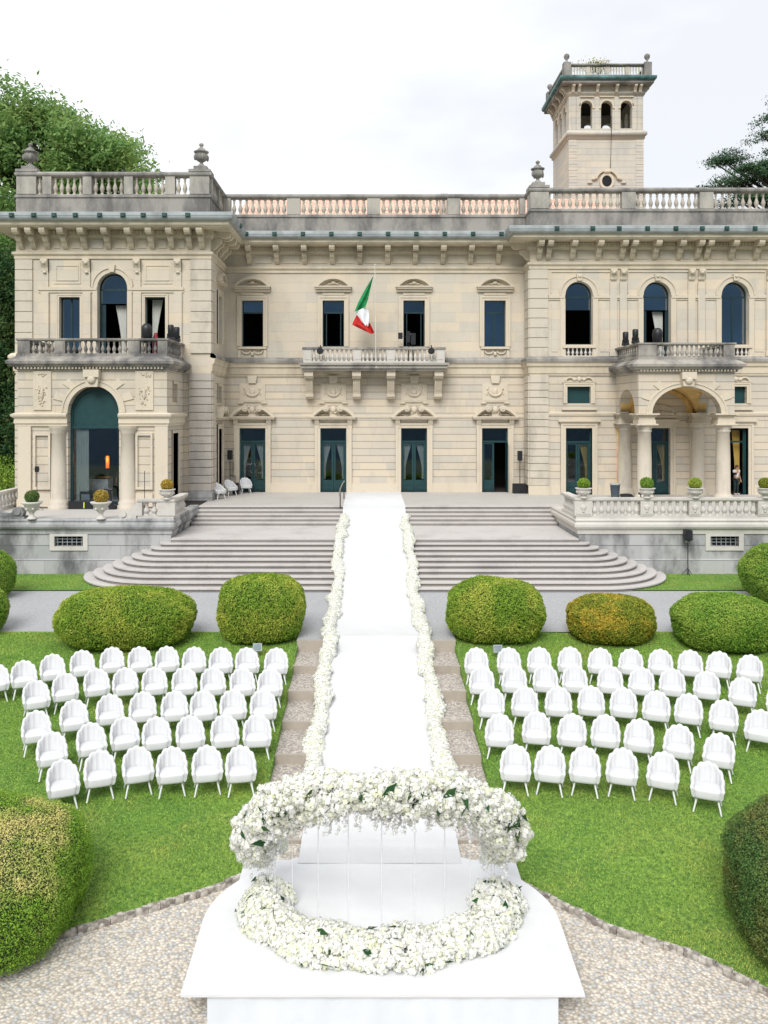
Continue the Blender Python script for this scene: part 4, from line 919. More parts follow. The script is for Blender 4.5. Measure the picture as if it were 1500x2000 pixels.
# ---- left loggia (ground floor of the pavilion), arched
def loggia(fr, uc, hw, ywall, arch_hw, arch_top, spring, front_y, label):
    pass
XL0, XL1, LC = -16.72, -9.72, -13.16
mb = MB(); mb.wall(FLg, XL0, XL1, 0, 6.6, [(LC-1.2, LC+1.2, 0, 4.5, 1.25)], .5)
mb.wall(Fr('E', XL1), YL, YP, 0, 6.6, [(41.1, 42.3, .3, 3.5), (41.3, 42.1, 5.0, 5.9)], .35); mb.wall(Fr('W', XL0), YL, YP, 0, 6.6, [(41.1, 42.3, .3, 3.5)], .35); mb.build('loggia_wall', M['ashlar'], VL)
for fr_ in (Fr('E', XL1), Fr('W', XL0)):
    sw_ = MB().fbox(fr_, 41.1, 41.18, -.28, -.22, .3, 3.5).fbox(fr_, 42.22, 42.3, -.28, -.22, .3, 3.5).fbox(fr_, 41.18, 42.22, -.28, -.22, .3, .4).fbox(fr_, 41.18, 42.22, -.28, -.22, 2.7, 2.8).build('window', M['teal_dark'], VL); MB().fbox(fr_, 41.18, 42.22, -.26, -.25, .4, 3.5).build('pane', M['glass'], sw_); MB().fbox(fr_, 41.3, 42.1, -.25, -.22, 5.0, 5.9).build('blind_panel', M['smooth'], VL)
    surround(fr_, 41.7, .4, 5.0, 5.9, .12, .05); surround(fr_, 41.7, .6, .3, 3.5, .14, .06)
mb = MB().box(XL0+.1, XL1-.1, YL+.1, YP, 6.4, 6.5); mb.build('loggia_ceiling', M['smooth'], VL)
mb = MB().box(XL0+.1, XL1-.1, YL+.55, YP-.02, .02, .05); mb.build('loggia_floor', M['terrace'], VL)
# big arched glazing
GW = MB(); GW.arcband(FLg, LC, 4.4, 1.08, 1.2, 0, pi, -.42, -.34, 22, 1.04)
for s_ in (-1, 1): a_, b_ = sorted((LC+s_*1.08, LC+s_*1.2)); GW.fbox(FLg, a_, b_, -.42, -.34, .15, 4.4)
GW.fbox(FLg, LC-1.08, LC+1.08, -.42, -.33, 3.75, 3.9).fbox(FLg, LC-1.08, LC+1.08, -.42, -.34, .15, .3)
pts = [(LC+1.08*cos(t_), 4.4+1.12*sin(t_)) for t_ in np.linspace(0, pi, 21)]+[(LC-1.08, 3.9), (LC+1.08, 3.9)]
GW.fplate(FLg, pts, -.41, -.38); G_ = GW.build('arched_window', M['teal'], VL)
MB().fbox(FLg, LC-1.08, LC+1.08, -.40, -.39, .3, 3.75).build('pane', M['glass'], G_)
curtain(FLg, LC-1.0, LC-.4, .3, 3.7, -.55, G_, M['curtain'], .0, -1)
MB().arcband(FLg, LC, 4.5, 1.2, 1.42, 0, pi, 0, .06, 24, 1.04).arcband(FLg, LC, 4.5, 1.42, 1.5, 0, pi, 0, .1, 24, 1.04).build('archivolt', M['trim'], VL)
# voussoir wedges
mb = MB()
for a_ in (25, 50, 130, 155):
    t_ = radians(a_); MB().fplate(FLg, [(LC+1.5*cos(t_-.09), 4.5+1.55*sin(t_-.09)), (LC+2.0*cos(t_-.1), 4.5+1.95*sin(t_-.1)), (LC+2.0*cos(t_+.1), 4.5+1.95*sin(t_+.1)), (LC+1.5*cos(t_+.09), 4.5+1.55*sin(t_+.09))], 0, .05).build('voussoir', M['trim'], VL)
def maskkey(fr, x, z0, z1):
    K = MB().fplate(fr, [(x-.26, z0), (x+.26, z0), (x+.36, z1), (x-.36, z1)], 0, .3).fbox(fr, x-.36, x+.36, .3, .42, z1-.35, z1)
    K.build('keystone', M['trim'], VL); MB().ball(fr.p(x, .34, (z0+z1)/2-.05), (.2, .12, .2)).ball(fr.p(x-.16, .36, (z0+z1)/2+.08), (.08, .08, .06)).ball(fr.p(x+.16, .36, (z0+z1)/2+.08), (.08, .08, .06)).build('carved_mask', M['trim'], VL)
maskkey(FLg, LC, 5.7, 6.5)
IMP = [(0, 3.85), (.08, 3.87), (.08, 3.95), (.14, 4.0), (.12, 4.22), (.24, 4.32), (.26, 4.42), (.12, 4.48), (0, 4.5)]
for a_, b_ in ((XL0, LC-1.2), (LC+1.2, XL1)): MB().sweep(([(XL0, YP), (XL0, YL), (b_, YL)] if a_ == XL0 else [(a_, YL), (XL1, YL), (XL1, YP)]), IMP).build('impost_entablature', M['trim'], VL)
for s_ in (-1, 1):
    x = LC+s_*1.62
    c = (x, YL, 0); MB().lathe(c, [(.50, .0), (.50, .14), (.44, .2), (.46, .3), (.40, .38), (.37, .5), (.35, 2), (.32, 3.5), (.36, 3.54), (.34, 3.62), (.42, 3.72), (.45, 3.86)], 20).build('column', M['quoin'], VL)
    x = LC+s_*3.2; MB().fbox(FLg, x-.3, x+.3, 0, .12, 0, 3.86).fbox(FLg, x-.34, x+.34, 0, .18, 0, .45).build('pilaster', M['trim'], VL)
    x = LC+s_*2.39
    N_ = MB()
    for q in ((x-.4, x-.30, .9, 3.55), (x+.30, x+.4, .9, 3.55), (x-.30, x+.30, 3.43, 3.55), (x-.30, x+.30, .9, 1.02)): N_.fbox(FLg, q[0], q[1], 0, .12, q[2], q[3])
    N_.fbox(FLg, x-.4, x+.4, 0, .1, .1, .72); N_.build('niche_frame', M['smooth'], VL)
    P_ = MB().fbox(FLg, x-.42, x+.42, 0, .06, 4.62, 6.45).build('carved_panel', M['trim'], VL); mb = MB()
    for q in range(40):
        t_ = random.random(); mb.ball(FLg.p(x+random.uniform(-.33, .33)*(1-t_*.7), .08, 5.75-t_*.95), random.uniform(.02, .045), 5, 4)
    mb.ball(FLg.p(x, .09, 5.4), (.08, .06, .28), 8, 6); mb.build('carving', M['trim'], P_); mb = MB()
    for q in range(12): mb.ball(FLg.p(x+random.uniform(-.3, .3), .08, 6.25+random.uniform(-.06, .1)), random.uniform(.02, .045), 5, 4)
    mb.build('carving', M['trim'], P_)
SLABP = [(0, 6.5), (.1, 6.52), (.12, 6.62), (.26, 6.66), (.3, 6.74), (.4, 6.78), (.42, 6.9), (.3, 7.0), (.18, 7.08), (.05, 7.14), (-.3, 7.14), (-.3, 6.5)]
def terr_balcony(x0, x1, yf, yb, piers_f, nb, mat, pm):
    path = [(x0, yb), (x0, yf), (x1, yf), (x1, yb)]
    B = MB().sweep(path, SLABP).box(x0+.28, x1-.28, yf+.28, yb, 6.6, 7.13).build('balcony', M[mat], VL)
    mb = MB()
    for k in range(int((x1-x0)/.16)): mb.box(x0+.04+k*.16, x0+.12+k*.16, yf-.2, yf-.1, 6.54, 6.64)
    tag(mb.build('dentils', M['trim'], B), kind='stuff')
    MB().sweep(path, [(-.22, 7.14), (.02, 7.14), (.02, 7.27), (-.22, 7.27)]).build('base_rail', M[mat], B)
    MB().sweep(path, [(-.26, 7.86), (.02, 7.86), (.07, 7.91), (.07, 7.98), (-.28, 7.98)]).build('handrail', M[mat], B)
    fr = Fr('S', yf)
    for a_, b_ in piers_f: MB().fbox(fr, a_, b_, -.22, .03, 7.27, 7.86).fbox(fr, a_+.07, b_-.07, .03, .045, 7.34, 7.8).build('pier', M[pm], B)
    for (a0, b0), (a1, b1) in zip(piers_f[:-1], piers_f[1:]): balusters(B, fr, spread(b0, a1, max(2, round((a1-b0)/nb))), -.1, 7.27, .59, M[pm], 1.0)
    balusters(B, Fr('E', x1), spread(yf+.3, yb-.3, 9), -.1, 7.27, .59, M[pm], 1.0, True); balusters(B, Fr('W', x0), spread(yf+.3, yb-.3, 9), -.1, 7.27, .59, M[pm], 1.0, True)
    return B
terr_balcony(XL0, XL1, YL, YP, [(-16.72, -16.15), (-14.98, -14.5), (-11.55, -11.0), (-10.15, -9.72)], .27, 'balcony', 'balcony')
# ---- right portico
OX0, OX1, OC = 13.2, 18.0, 15.6
Fo = FPo
mb = MB(); mb.wall(Fo, OX0, OX1, 4.45, 6.6, [(OC-1.72, OC+1.72, 4.45, 4.451, 1.33)], .55)
mb.wall(Fr('W', OX0), YO, YW, 4.45, 6.6, [(YO+.62, YW-.55, 4.45, 4.451, 1.25)], .55); mb.wall(Fr('E', OX1), YO, YW, 4.45, 6.6, [(YO+.62, YW-.55, 4.45, 4.451, 1.25)], .55)
mb.build('portico_wall', M['ashlar'], VL)
mb = MB().arcband(Fo, OC, 4.45, 1.72, 1.95, 0, pi, 0, .05, 24, 1.33/1.72).arcband(Fo, OC, 4.45, 1.95, 2.03, 0, pi, 0, .09, 24, 1.33/1.72); mb.build('archivolt', M['trim'], VL)
V = []; F = []; n_ = 30; ax = 1.75; ay = (YW-YO-1.15)/2; ycm = (YO+YW)/2
for j in range(n_+1):
    for i in range(n_+1):
        x = OC-2.3+4.6*i/n_; y = YO+.1+(YW-YO-.12)*j/n_
        z1 = sqrt(max(0, 1-((x-OC)/ax)**2)); z2 = sqrt(max(0, 1-((y-ycm)/ay)**2)); V.append((x, y, 4.45+1.38*max(z1, z2)))
for j in range(n_):
    for i in range(n_): a_ = j*(n_+1)+i; F.append((a_, a_+1, a_+n_+2, a_+n_+1))
npmesh('portico_vault', V, F, M['ochre'], VL)
mb = MB().arcband(Fr('S', YW), 15.6, 4.45, 1.5, 1.72, 0, pi, .02, .3, 20, .78); mb.build('wall_arch', M['ochre'], VL)
mb = MB().arcband(FW, 15.5, 4.3, .9, 1.0, 0, pi, 0, .08, 16, .6).fbox(FW, 14.5, 16.5, 0, .1, 4.2, 4.3)
for q in range(26): a_ = random.uniform(0, pi); r_ = random.uniform(.2, .85); mb.ball(FW.p(15.5+r_*cos(a_), .04, 4.34+r_*.5*sin(a_)), random.uniform(.03, .07), 5, 4)
mb.build('carved_lunette', M['trim'], VL)
PI_ = [(0, 3.6), (.05, 3.62), (.05, 3.7), (.0, 3.72), (.03, 3.9), (.1, 3.96), (.12, 4.04), (.04, 4.08), (.04, 4.24), (.16, 4.34), (.18, 4.42), (.08, 4.46), (-.1, 4.46)]
for x, y, full in ((13.62, YO+.4, 1), (17.58, YO+.4, 1), (13.62, YW-.28, 0), (17.58, YW-.28, 0)):
    r = .36
    mb = MB().lathe((x, y, 0), [(r*1.42, 0), (r*1.42, .14), (r*1.3, .2), (r*1.3, .3), (r*1.1, .36), (r, .46), (r*.97, 2.2), (r*.88, 3.5), (r*1.0, 3.53), (r*1.0, 3.6), (r*.9, 3.64), (r*1.2, 3.76), (r*1.25, 3.86)], 20)
    mb.build('column', M['quoin'], VL)
    mb = MB(); s_ = .38; q = [(x-s_, y+s_), (x-s_, y-s_), (x+s_, y-s_), (x+s_, y+s_), (x-s_, y+s_), (x-s_, y+s_-.01)]
    for z0, z1, e in ((3.86, 3.93, .16), (3.93, 4.12, .06), (4.12, 4.3, .02), (4.3, 4.38, .1), (4.38, 4.45, .2)): mb.box(x-s_-e, x+s_+e, y-s_-e, y+s_+e, z0, z1)
    mb.build('column_entablature', M['trim'], VL)
for s_ in (-1, 1): MB().fbox(FW, OC+s_*1.98-.35, OC+s_*1.98+.35, 0, .12, 0, 4.4).build('pilaster', M['ochre'] if s_ < 0 else M['trim'], VL)
maskkey(Fo, OC, 5.8, 6.5)
mb = MB()
for a_ in (28, 52, 128, 152):
    t_ = radians(a_); k_ = 1.33/1.72; MB().fplate(Fo, [(OC+2.03*cos(t_-.07), 4.45+2.03*k_*sin(t_-.07)), (OC+2.45*cos(t_-.08), 4.45+2.5*k_*sin(t_-.08)), (OC+2.45*cos(t_+.08), 4.45+2.5*k_*sin(t_+.08)), (OC+2.03*cos(t_+.07), 4.45+2.03*k_*sin(t_+.07))], 0, .05).build('voussoir', M['trim'], VL)
terr_balcony(OX0, OX1, YO, YW, [(13.2, 14.1), (17.45, 18.0)], .235, 'balcony', 'balcony')
# ---- tower
TW = empty('belvedere_tower', (15.8, 60.5, 15), 'pale stone belvedere tower with arched belfry and green copper eaves', 'tower')
TX0, TX1, TY0, TY1 = 13.3, 18.35, 58, 63
frs = [Fr('S', TY0), Fr('W', TX0), Fr('E', TX1), Fr('N', TY1)]
mb = MB()
for fr in frs:
    a_, b_ = (TX0, TX1) if fr.side in 'SN' else (TY0, TY1); mb.wall(fr, a_, b_, 14, 23.2)
mb.build('shaft', M['tower'], TW)
BX = [14.5, 15.87, 17.2]
mb = MB()
for fr in frs:
    a_, b_ = (TX0, TX1) if fr.side in 'SN' else (TY0, TY1); us = BX if fr.side in 'SN' else [59.2, 60.5, 61.8]
    mb.wall(fr, a_, b_, 23.2, 26.75, [(u-.39, u+.39, 23.75, 25.24, .39) for u in us], .4)
    mb.wall(fr, a_+.4, b_-.4, 23.2, 26.75, [(u-.39, u+.39, 23.75, 25.24, .39) for u in us], .02, o=-.4)
mb.build('belfry_wall', M['tower'], TW)
mb = MB().box(TX0+.1, TX1-.1, TY0+.1, TY1-.1, 23.3, 23.45).box(TX0+.1, TX1-.1, TY0+.1, TY1-.1, 26.2, 26.4); mb.build('belfry_floor', M['interior'], TW)
MB().ball((17.25, 60.6, 24.0), (.2, .2, .5)).lathe((17.25, 60.6, 23.45), [(.25, 0), (.2, .8), (.12, 1.0), (.14, 1.3), (.02, 1.5)], 10).build('bell_post', M['weathered'], TW)
LP_ = [(TX0, TY1), (TX0, TY0), (TX1, TY0), (TX1, TY1)]
def ring(path, prof, name, mat, parent):
    x0, x1, y0, y1 = TX0, TX1, TY0, TY1; p = [(x1, y1), (x0, y1), (x0, y0), (x1, y0), (x1, y1)]
    k = len(prof); V = []; F = []
    for sx, sy, x, y in ((-1, 1, x0, y1), (-1, -1, x0, y0), (1, -1, x1, y0), (1, 1, x1, y1)):
        for o, v in prof: V.append((x+sx*o, y+sy*o, v))
    for i in range(4):
        for j in range(k): q = (j+1) % k; F.append((i*k+j, ((i+1) % 4)*k+j, ((i+1) % 4)*k+q, i*k+q))
    return npmesh(name, V, F, M[mat], parent)
ring(LP_, [(0, 23.0), (.1, 23.05), (.1, 23.2), (.22, 23.28), (.22, 23.45), (.08, 23.6), (0, 23.6)], 'string_course', 'tower', TW)
ring(LP_, [(0, 25.95), (.06, 25.97), (.06, 26.1), (.12, 26.15), (0, 26.2)], 'architrave', 'tower', TW)
ring(LP_, [(0, 26.62), (.5, 26.62), (.56, 26.66), (.56, 26.8), (0, 26.85)], 'cornice', 'weathered', TW)
ring(LP_, [(.4, 26.85), (.58, 26.8), (.7, 26.9), (.72, 27.1), (.6, 27.14), (0, 27.2), (0, 26.85)], 'copper_eave', 'copper', TW)
for fr in frs:
    us = [13.55, 13.95, 15.2, 16.5, 17.75, 18.1] if fr.side in 'SN' else [58.25, 58.65, 59.9, 61.1, 62.35, 62.75]
    for u in us: MB().fprism(fr, [(0, 26.62), (.48, 26.62), (.48, 26.5), (.34, 26.42), (.24, 26.3), (.2, 26.15), (0, 26.1)], u-.09, u+.09).build('cornice_bracket', M['tower'], TW)
    for u in (BX if fr.side in 'SN' else [59.2, 60.5, 61.8]): MB().arcband(fr, u, 25.24, .39, .5, 0, pi, 0, .05, 14).fbox(fr, u-.55, u-.39, 0, .06, 25.1, 25.24).fbox(fr, u+.39, u+.55, 0, .06, 25.1, 25.24).fbox(fr, u-.5, u+.5, 0, .1, 25.86, 25.93).build('arch_surround', M['trim'], TW)
for fr in frs[:1]:
    for u in (13.62, 13.95, 15.2, 16.53, 17.75, 18.1): MB().fbox(fr, u-.13, u+.13, 0, .05, 23.6, 25.9).build('pilaster', M['tower'], TW)
    for a_, b_ in ((TX0-.02, TX0+.55), (TX1-.5, TX1+.02)):
        quo = MB().fbox(fr, a_+.02, b_-.02, 0, .015, 15, 23)
        for k in range(19): quo.fbox(fr, a_, b_, 0, .04, 15.0+k*.42+.015, 15.0+(k+1)*.42-.015)
        quo.build('quoins', M['tower'], TW)
ring(LP_, [(.1, 27.15), (.32, 27.15), (.32, 27.28), (.1, 27.28)], 'parapet_base', 'weathered', TW)
ring(LP_, [(.08, 27.88), (.32, 27.88), (.36, 27.93), (.36, 28.02), (.08, 28.02)], 'parapet_coping', 'weathered', TW)
for sx, x in ((-1, TX0-.2), (1, TX1+.2)):
    for y in (TY0-.2, TY1+.2):
        MB().box(x-.25, x+.25, y-.25, y+.25, 27.2, 28.1).lathe((x, y, 28.1), [(.16, 0), (.1, .1), (.06, .2), (.17, .34), (.2, .46), (.16, .58), (.02, .66)], 12).build('ball_finial', M['weathered'], TW)
mb = MB()
for k in range(28): mb.lathe((TX0-.05+k*.19, TY0-.2, 27.28), [(.05, 0), (.03, .15), (.06, .35), (.05, .6)], 6)
for k in range(28): mb.lathe((TX0-.2, TY0-.05+k*.19, 27.28), [(.05, 0), (.03, .15), (.06, .35), (.05, .6)], 6)
for k in (7, 14, 21): mb.box(TX0-.2+k*.19, TX0+k*.19+.05, TY0-.26, TY0-.14, 27.28, 27.88)
tag(mb.build('baluster_row', M['tower'], TW), kind='stuff')
fr = frs[0]; mb = MB().arcband(fr, 15.86, 20.15, .34, .5, 0, 2*pi, 0, .12, 22, 1.15).arcband(fr, 15.86, 20.1, .72, .9, .25, pi-.25, 0, .2, 18).ball(fr.p(15.86, .12, 20.8), (.3, .12, .15))
for s_ in (-1, 1): mb.ball(fr.p(15.86+s_*.9, .1, 20.3), (.14, .1, .1)); mb.ball(fr.p(15.86+s_*1.15, .08, 20.05), (.2, .07, .06))
mb.build('oculus_surround', M['trim'], TW); MB().lathe((15.86, TY0+.02, 20.15), [(.35, 0), (.35, -.06)], 20, 'y').build('oculus_pane', M['black_matte'], TW)
MB().tube([fr.p(16.15, .05, 24.6), fr.p(16.12, .25, 23.4), fr.p(16.1, .08, 20.9)], .022, 5).build('cable', M['grate'], TW)
# ================================================================== CLIPPED SHRUBS
def shrub(cx, cy, rx, ry, h, mat, label, n_=26000, base=None, p=2.5, ls=.034, top=None, group='clipped box shrubs round the lawn', seed=0):
    n = int(n_*1.45); z0 = gz(cy) if base is None else base; rg = np.random.default_rng(100+seed)
    R_ = empty('clipped_shrub', (cx, cy, z0), label, 'shrub', group)
    def surf(d, k=1.0):
        e = 2/p
        # superellipsoid radius with soft dents
        a = np.abs(d[:, 0])**p+np.abs(d[:, 1])**p; zz = np.abs(d[:, 2])**p; r = (a+zz)**(-1/p)
        dent = 1+.022*np.sin(d[:, 0]*5+seed)*np.sin(d[:, 1]*4+seed*2)+.018*np.sin(d[:, 2]*7+d[:, 0]*6+seed)+.012*np.sin(d[:, 0]*17)*np.sin(d[:, 1]*15+seed)+.011*np.sin(d[:, 0]*31+seed)*np.sin(d[:, 2]*27+d[:, 1]*9)
        return r*dent*k
    hz = h*.56; zc = z0+h-hz
    mb = MB(); mb.ball((0, 0, 0), 1, 36, 22); d = np.array(mb.v); d /= np.linalg.norm(d, axis=1)[:, None]; r = surf(d, .955)
    P = d*r[:, None]*np.array([rx, ry, hz])+np.array([cx, cy, zc]); P[:, 2] = np.maximum(P[:, 2], z0-.05); mb.v = [tuple(q) for q in P]
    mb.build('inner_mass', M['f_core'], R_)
    d = rg.normal(size=(n, 3)); d /= np.linalg.norm(d, axis=1)[:, None]; d = d[d[:, 2] > -.8]; d = d[(d[:, 1] < .75)]
    nr = d*np.array([1/rx, 1/ry, 1/hz]); nr /= np.linalg.norm(nr, axis=1)[:, None]
    P = d*(surf(d)*rg.uniform(.94, 1.03, len(d)))[:, None]*np.array([rx, ry, hz])+np.array([cx, cy, zc]); k = P[:, 2] > z0-.02
    V, F = scatter(LEAF2_V, LEAF_F, P[k], alignmats(nr[k], .75, rg), rg.uniform(.6, 1.5, k.sum())*ls*.82); npmesh('foliage', V, F, M[mat], R_)
    return R_
def px(x, y, Y): return ((x-724)*Y/1666-.17, 4.64-(y-800)*Y/1666)
shrub(-7.62, 26.0, 2.02, 1.3, 1.58, 'f_green', 'wide low clipped shrub left of the stairs, broadest of the lawn shrubs', 60000, seed=1, p=2.6)
shrub(-3.55, 26.5, 1.3, 1.2, 1.80, 'f_green', 'tall domed clipped shrub just left of the white carpet', 46000, seed=2, p=2.9)
shrub(3.70, 26.45, 1.48, 1.25, 1.72, 'f_green', 'large domed clipped shrub just right of the white carpet', 50000, seed=3, p=2.6)
shrub(7.22, 26.3, 1.28, 1.1, 1.25, 'f_ochre', 'yellow ochre topped clipped shrub between two green ones on the right', 40000, seed=4, p=2.6)
shrub(10.5, 25.8, 1.46, 1.25, 1.45, 'f_fresh', 'wide fresh green clipped shrub at the right end behind the chairs', 50000, seed=5, p=2.6)
shrub(15.4, 31.0, 1.95, 1.7, 2.15, 'f_fresh', 'big rounded green shrub by the terrace wall at the right edge', 50000, base=-2.32, seed=6, p=2.3)
shrub(-14.6, 31.6, 1.15, 1.15, 1.78, 'f_fresh', 'rounded green shrub by the terrace wall at the left edge', 26000, base=-2.32, seed=7, p=2.3)
shrub(-12.75, 26.6, 1.15, 1.1, 1.5, 'f_fresh', 'rounded green shrub on the lawn cut by the left edge', 26000, seed=8, p=2.3)
shrub(-6.62, 14.1, 1.6, 1.5, 1.86, 'f_tan', 'huge clipped shrub with tan top in the near left corner', 90000, seed=9, p=3.1, ls=.02)
shrub(7.25, 13.6, 1.55, 1.55, 2.2, 'f_deep', 'dark green clipped shrub in the near right corner', 90000, seed=10, p=2.7, ls=.022)
# ================================================================== POTTED TOPIARY
def potted(x, y, z, r, mat, label, tall=False, seed=0):
    R_ = empty('potted_topiary', (x, y, z), label, 'potted plant', 'urns with clipped balls along the terrace edge'); rg = np.random.default_rng(300+seed)
    hu = .72 if tall else .42; pr = [(.20, 0), (.20, .05), (.1, .12), (.08, .22), (.14, .3), (.26, .42), (.32, .58), (.42, .66), (.44, .72), (.3, .72)] if tall else [(.17, 0), (.17, .05), (.12, .1), (.24, .16), (.31, .28), (.29, .36), (.36, .4), (.36, .42), (.28, .42)]
    U = MB().lathe((x, y, z), pr, 18)
    for k in range(6): a_ = k*pi/3; U.ball((x+.27*cos(a_), y+.27*sin(a_), z+hu*.6), (.06, .06, .06), 6, 5)
    U.build('urn', M['paleb'], R_)
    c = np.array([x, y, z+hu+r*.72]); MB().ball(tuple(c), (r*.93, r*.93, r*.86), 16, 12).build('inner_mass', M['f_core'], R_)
    d = rg.normal(size=(2600, 3)); d /= np.linalg.norm(d, axis=1)[:, None]
    V, F = scatter(LEAF2_V, LEAF_F, c+d*r*rg.uniform(.9, 1.05, 2600)[:, None]*np.array([1, 1, .92]), alignmats(d, .8, rg), rg.uniform(.6, 1.4, 2600)*.028); npmesh('foliage', V, F, M[mat], R_)
potted(-14.4, 35.85, .05, .29, 'f_deep', 'dark green clipped ball in a footed stone urn near the left edge', True, 1)
potted(-11.5, 35.85, .05, .30, 'f_yellow', 'yellow clipped ball in a footed stone urn before the arched window', True, 2)
potted(-8.75, 35.95, .87, .25, 'f_yellow', 'yellow clipped ball in a low urn on the balustrade left of the stairs', False, 3)
potted(8.8, 35.95, .92, .25, 'f_green', 'green clipped ball in a low urn right beside the stairs', False, 4)
potted(11.46, 35.95, .92, .27, 'f_fresh', 'green clipped ball in an urn before the portico left column', False, 5)
potted(13.5, 35.95, .92, .26, 'f_green', 'green clipped ball in an urn before the middle of the portico arch', False, 6)
potted(16.45, 35.95, .92, .26, 'f_ochre', 'yellowish clipped ball in an urn at the right edge', False, 7)
# ================================================================== TREES
def tree(name, label, cat, clumps, trunk, mat, n, ls, group=None, tr=.5, aniso=(1, 1, 1), seed=0):
    rg = np.random.default_rng(500+seed); x, y = trunk[0], trunk[1]; R_ = empty(name, (x, y, -2.3), label, cat, group)
    mb = MB(); top = max(c[2] for c in clumps)*.8; mb.tube([(x, y, -2.5), (x+.2, y, top*.3), (x-.1, y, top*.6), (x, y, top)], [tr*1.3, tr, tr*.7, tr*.25], 10)
    for i, c in enumerate(clumps):
        if i % (2 if len(clumps) < 200 else 6) == 0: zb = max(2, c[2]-c[3]*1.6); mb.tube([(x, y, zb*.7), ((x+c[0])/2, (y+c[1])/2, (zb*.7+c[2])/2+.4), (c[0], c[1], c[2])], [tr*.45, tr*.3, tr*.08], 6)
    mb.build('trunk', M['bark'], R_)
    C = np.array([c[:3] for c in clumps]); Rr = np.array([c[3] for c in clumps]); wgt = Rr**2; idx = rg.choice(len(C), n//14, p=wgt/wgt.sum())
    d = rg.normal(size=(len(idx), 3)); d /= np.linalg.norm(d, axis=1)[:, None]; rad = rg.uniform(.35, 1.06, len(idx))**.6
    cc = C[idx]+d*(Rr[idx]*rad)[:, None]*np.array(aniso)
    P = np.repeat(cc, 14, axis=0)+rg.normal(size=(len(idx)*14, 3))*ls*3.0*np.array(aniso); nr = np.repeat(d, 14, axis=0)*.6+np.array([0, 0, .7])
    V, F = scatter(LEAF2_V, LEAF_F, P, alignmats(nr, .8, rg), rg.uniform(.6, 1.4, len(P))*ls); npmesh('crown', V, F, M[mat], R_)
def dome(cx, cy, cz, R, n, r0, r1, sd, flatten=1):
    rg = random.Random(sd); out = []
    for i in range(n):
        a_ = rg.uniform(0, 2*pi); t_ = rg.uniform(-.35, 1); q = rg.uniform(.45, .95)
        out.append((cx+R*q*cos(a_)*sqrt(max(.05, 1-t_*t_)), cy+R*.7*q*sin(a_)*sqrt(max(.05, 1-t_*t_)), cz+R*q*t_*flatten, rg.uniform(r0, r1)))
    return out
rgt = random.Random(31); sk = lambda q: (np.interp(q, [-80, 0, 100, 200, 260, 330], [-33.5, -30.2, -25.9, -21.7, -19.3, -17.0]), np.interp(q, [-80, 0, 60, 100, 200, 260, 330], [31.5, 30.6, 29.6, 28.6, 27.0, 25.8, 21.8]))
pc = []
for i in range(300):
    q = rgt.uniform(-80, 330); X_, Z_ = sk(q); dpt = rgt.uniform(0, 1)**1.1*(Z_-11); pc.append((X_+rgt.uniform(-1, .2)-dpt*.04, 68+rgt.uniform(-3.5, 2.5), Z_-dpt, rgt.uniform(.5, 1.25)))
tree('plane_tree', 'broad leafy green tree rising behind the left pavilion roof', 'tree', pc, (-26, 68), 'tree', 105000, .19, tr=.7, aniso=(1.15, 1.1, .8), seed=1)
tree('tall_tree', 'dark green tree hugging the left side of the villa', 'tree', [(-20.6+random.uniform(-1.3, 1.2)-k*.05, 50+random.uniform(-1, 2), 2.8+k*.42, random.uniform(1.0, 1.7)) for k in range(24)]+[(-23.5+random.uniform(-1, 1), 51, 2+k*.7, 1.8) for k in range(16)], (-21.5, 51), 'tree_dark', 90000, .11, tr=.45, seed=2)
# cedar on the right, layered boughs
cl = []; rg_ = random.Random(5)
for z, x0, x1, rise in ((19.2, 27.5, 37, .8), (20.6, 26.6, 37, 1.0), (21.8, 25.9, 37, 1.6), (22.6, 27.2, 37, 1.8), (23.9, 26.6, 28.4, .5), (24.3, 26.9, 28.0, .3), (24.6, 30.8, 37, 1.2), (25.6, 29.6, 37, 1.0), (26.8, 29.9, 37, 1.4), (28.4, 31, 37, 1)):
    k = int((x1-x0)*2.6)
    for i in range(k): u = i/max(1, k-1); cl.append((x0+(x1-x0)*u, 66+rg_.uniform(-1.5, 1.5), z+rise*u**.7+rg_.uniform(-.15, .15), .35+.5*min(1, u*3)*rg_.uniform(.6, 1.1)))
tree('cedar_tree', 'dark layered cedar tree above the roof at the right edge', 'tree', cl, (36.5, 66), 'cedar', 75000, .09, tr=.5, aniso=(1.3, 1.2, .36), seed=3)
bz = MB(); 
for i in range(9): bz.tube([(15.3+random.uniform(-.2, .2), 58.4, 27.3), (15.3+random.uniform(-.9, .9), 58.4, 28.2+random.uniform(0, .4))], .02, 4)
rg = np.random.default_rng(9); P = np.stack([rg.normal(15.2, .55, 900), rg.normal(58.3, .3, 900), rg.normal(28.05, .22, 900)], 1)
RB = empty('rooftop_bush', (15.2, 58.3, 27.2), 'small scraggly bush growing on top of the tower', 'bush'); bz.build('stems', M['bark'], RB)
V, F = scatter(LEAF2_V, LEAF_F, P, rotmats(900, rg), rg.uniform(.04, .09, 900)); npmesh('foliage', V, F, M['f_ochre'], RB)
LB = empty('garden_shrub', (-20.5, 47, 0), 'bright yellow-green garden shrub beyond the villa corner', 'shrub')
P = np.stack([rg.normal(-21.0, .9, 5000), rg.normal(48, .6, 5000), rg.normal(.6, .6, 5000)], 1); V, F = scatter(LEAF2_V, LEAF_F, P, rotmats(5000, rg), rg.uniform(.04, .1, 5000)); npmesh('foliage', V, F, M['f_fresh'], LB)
MB().tube([(-21, 48, -2.3), (-21, 48, .4)], .07, 6).build('trunk', M['bark'], LB)
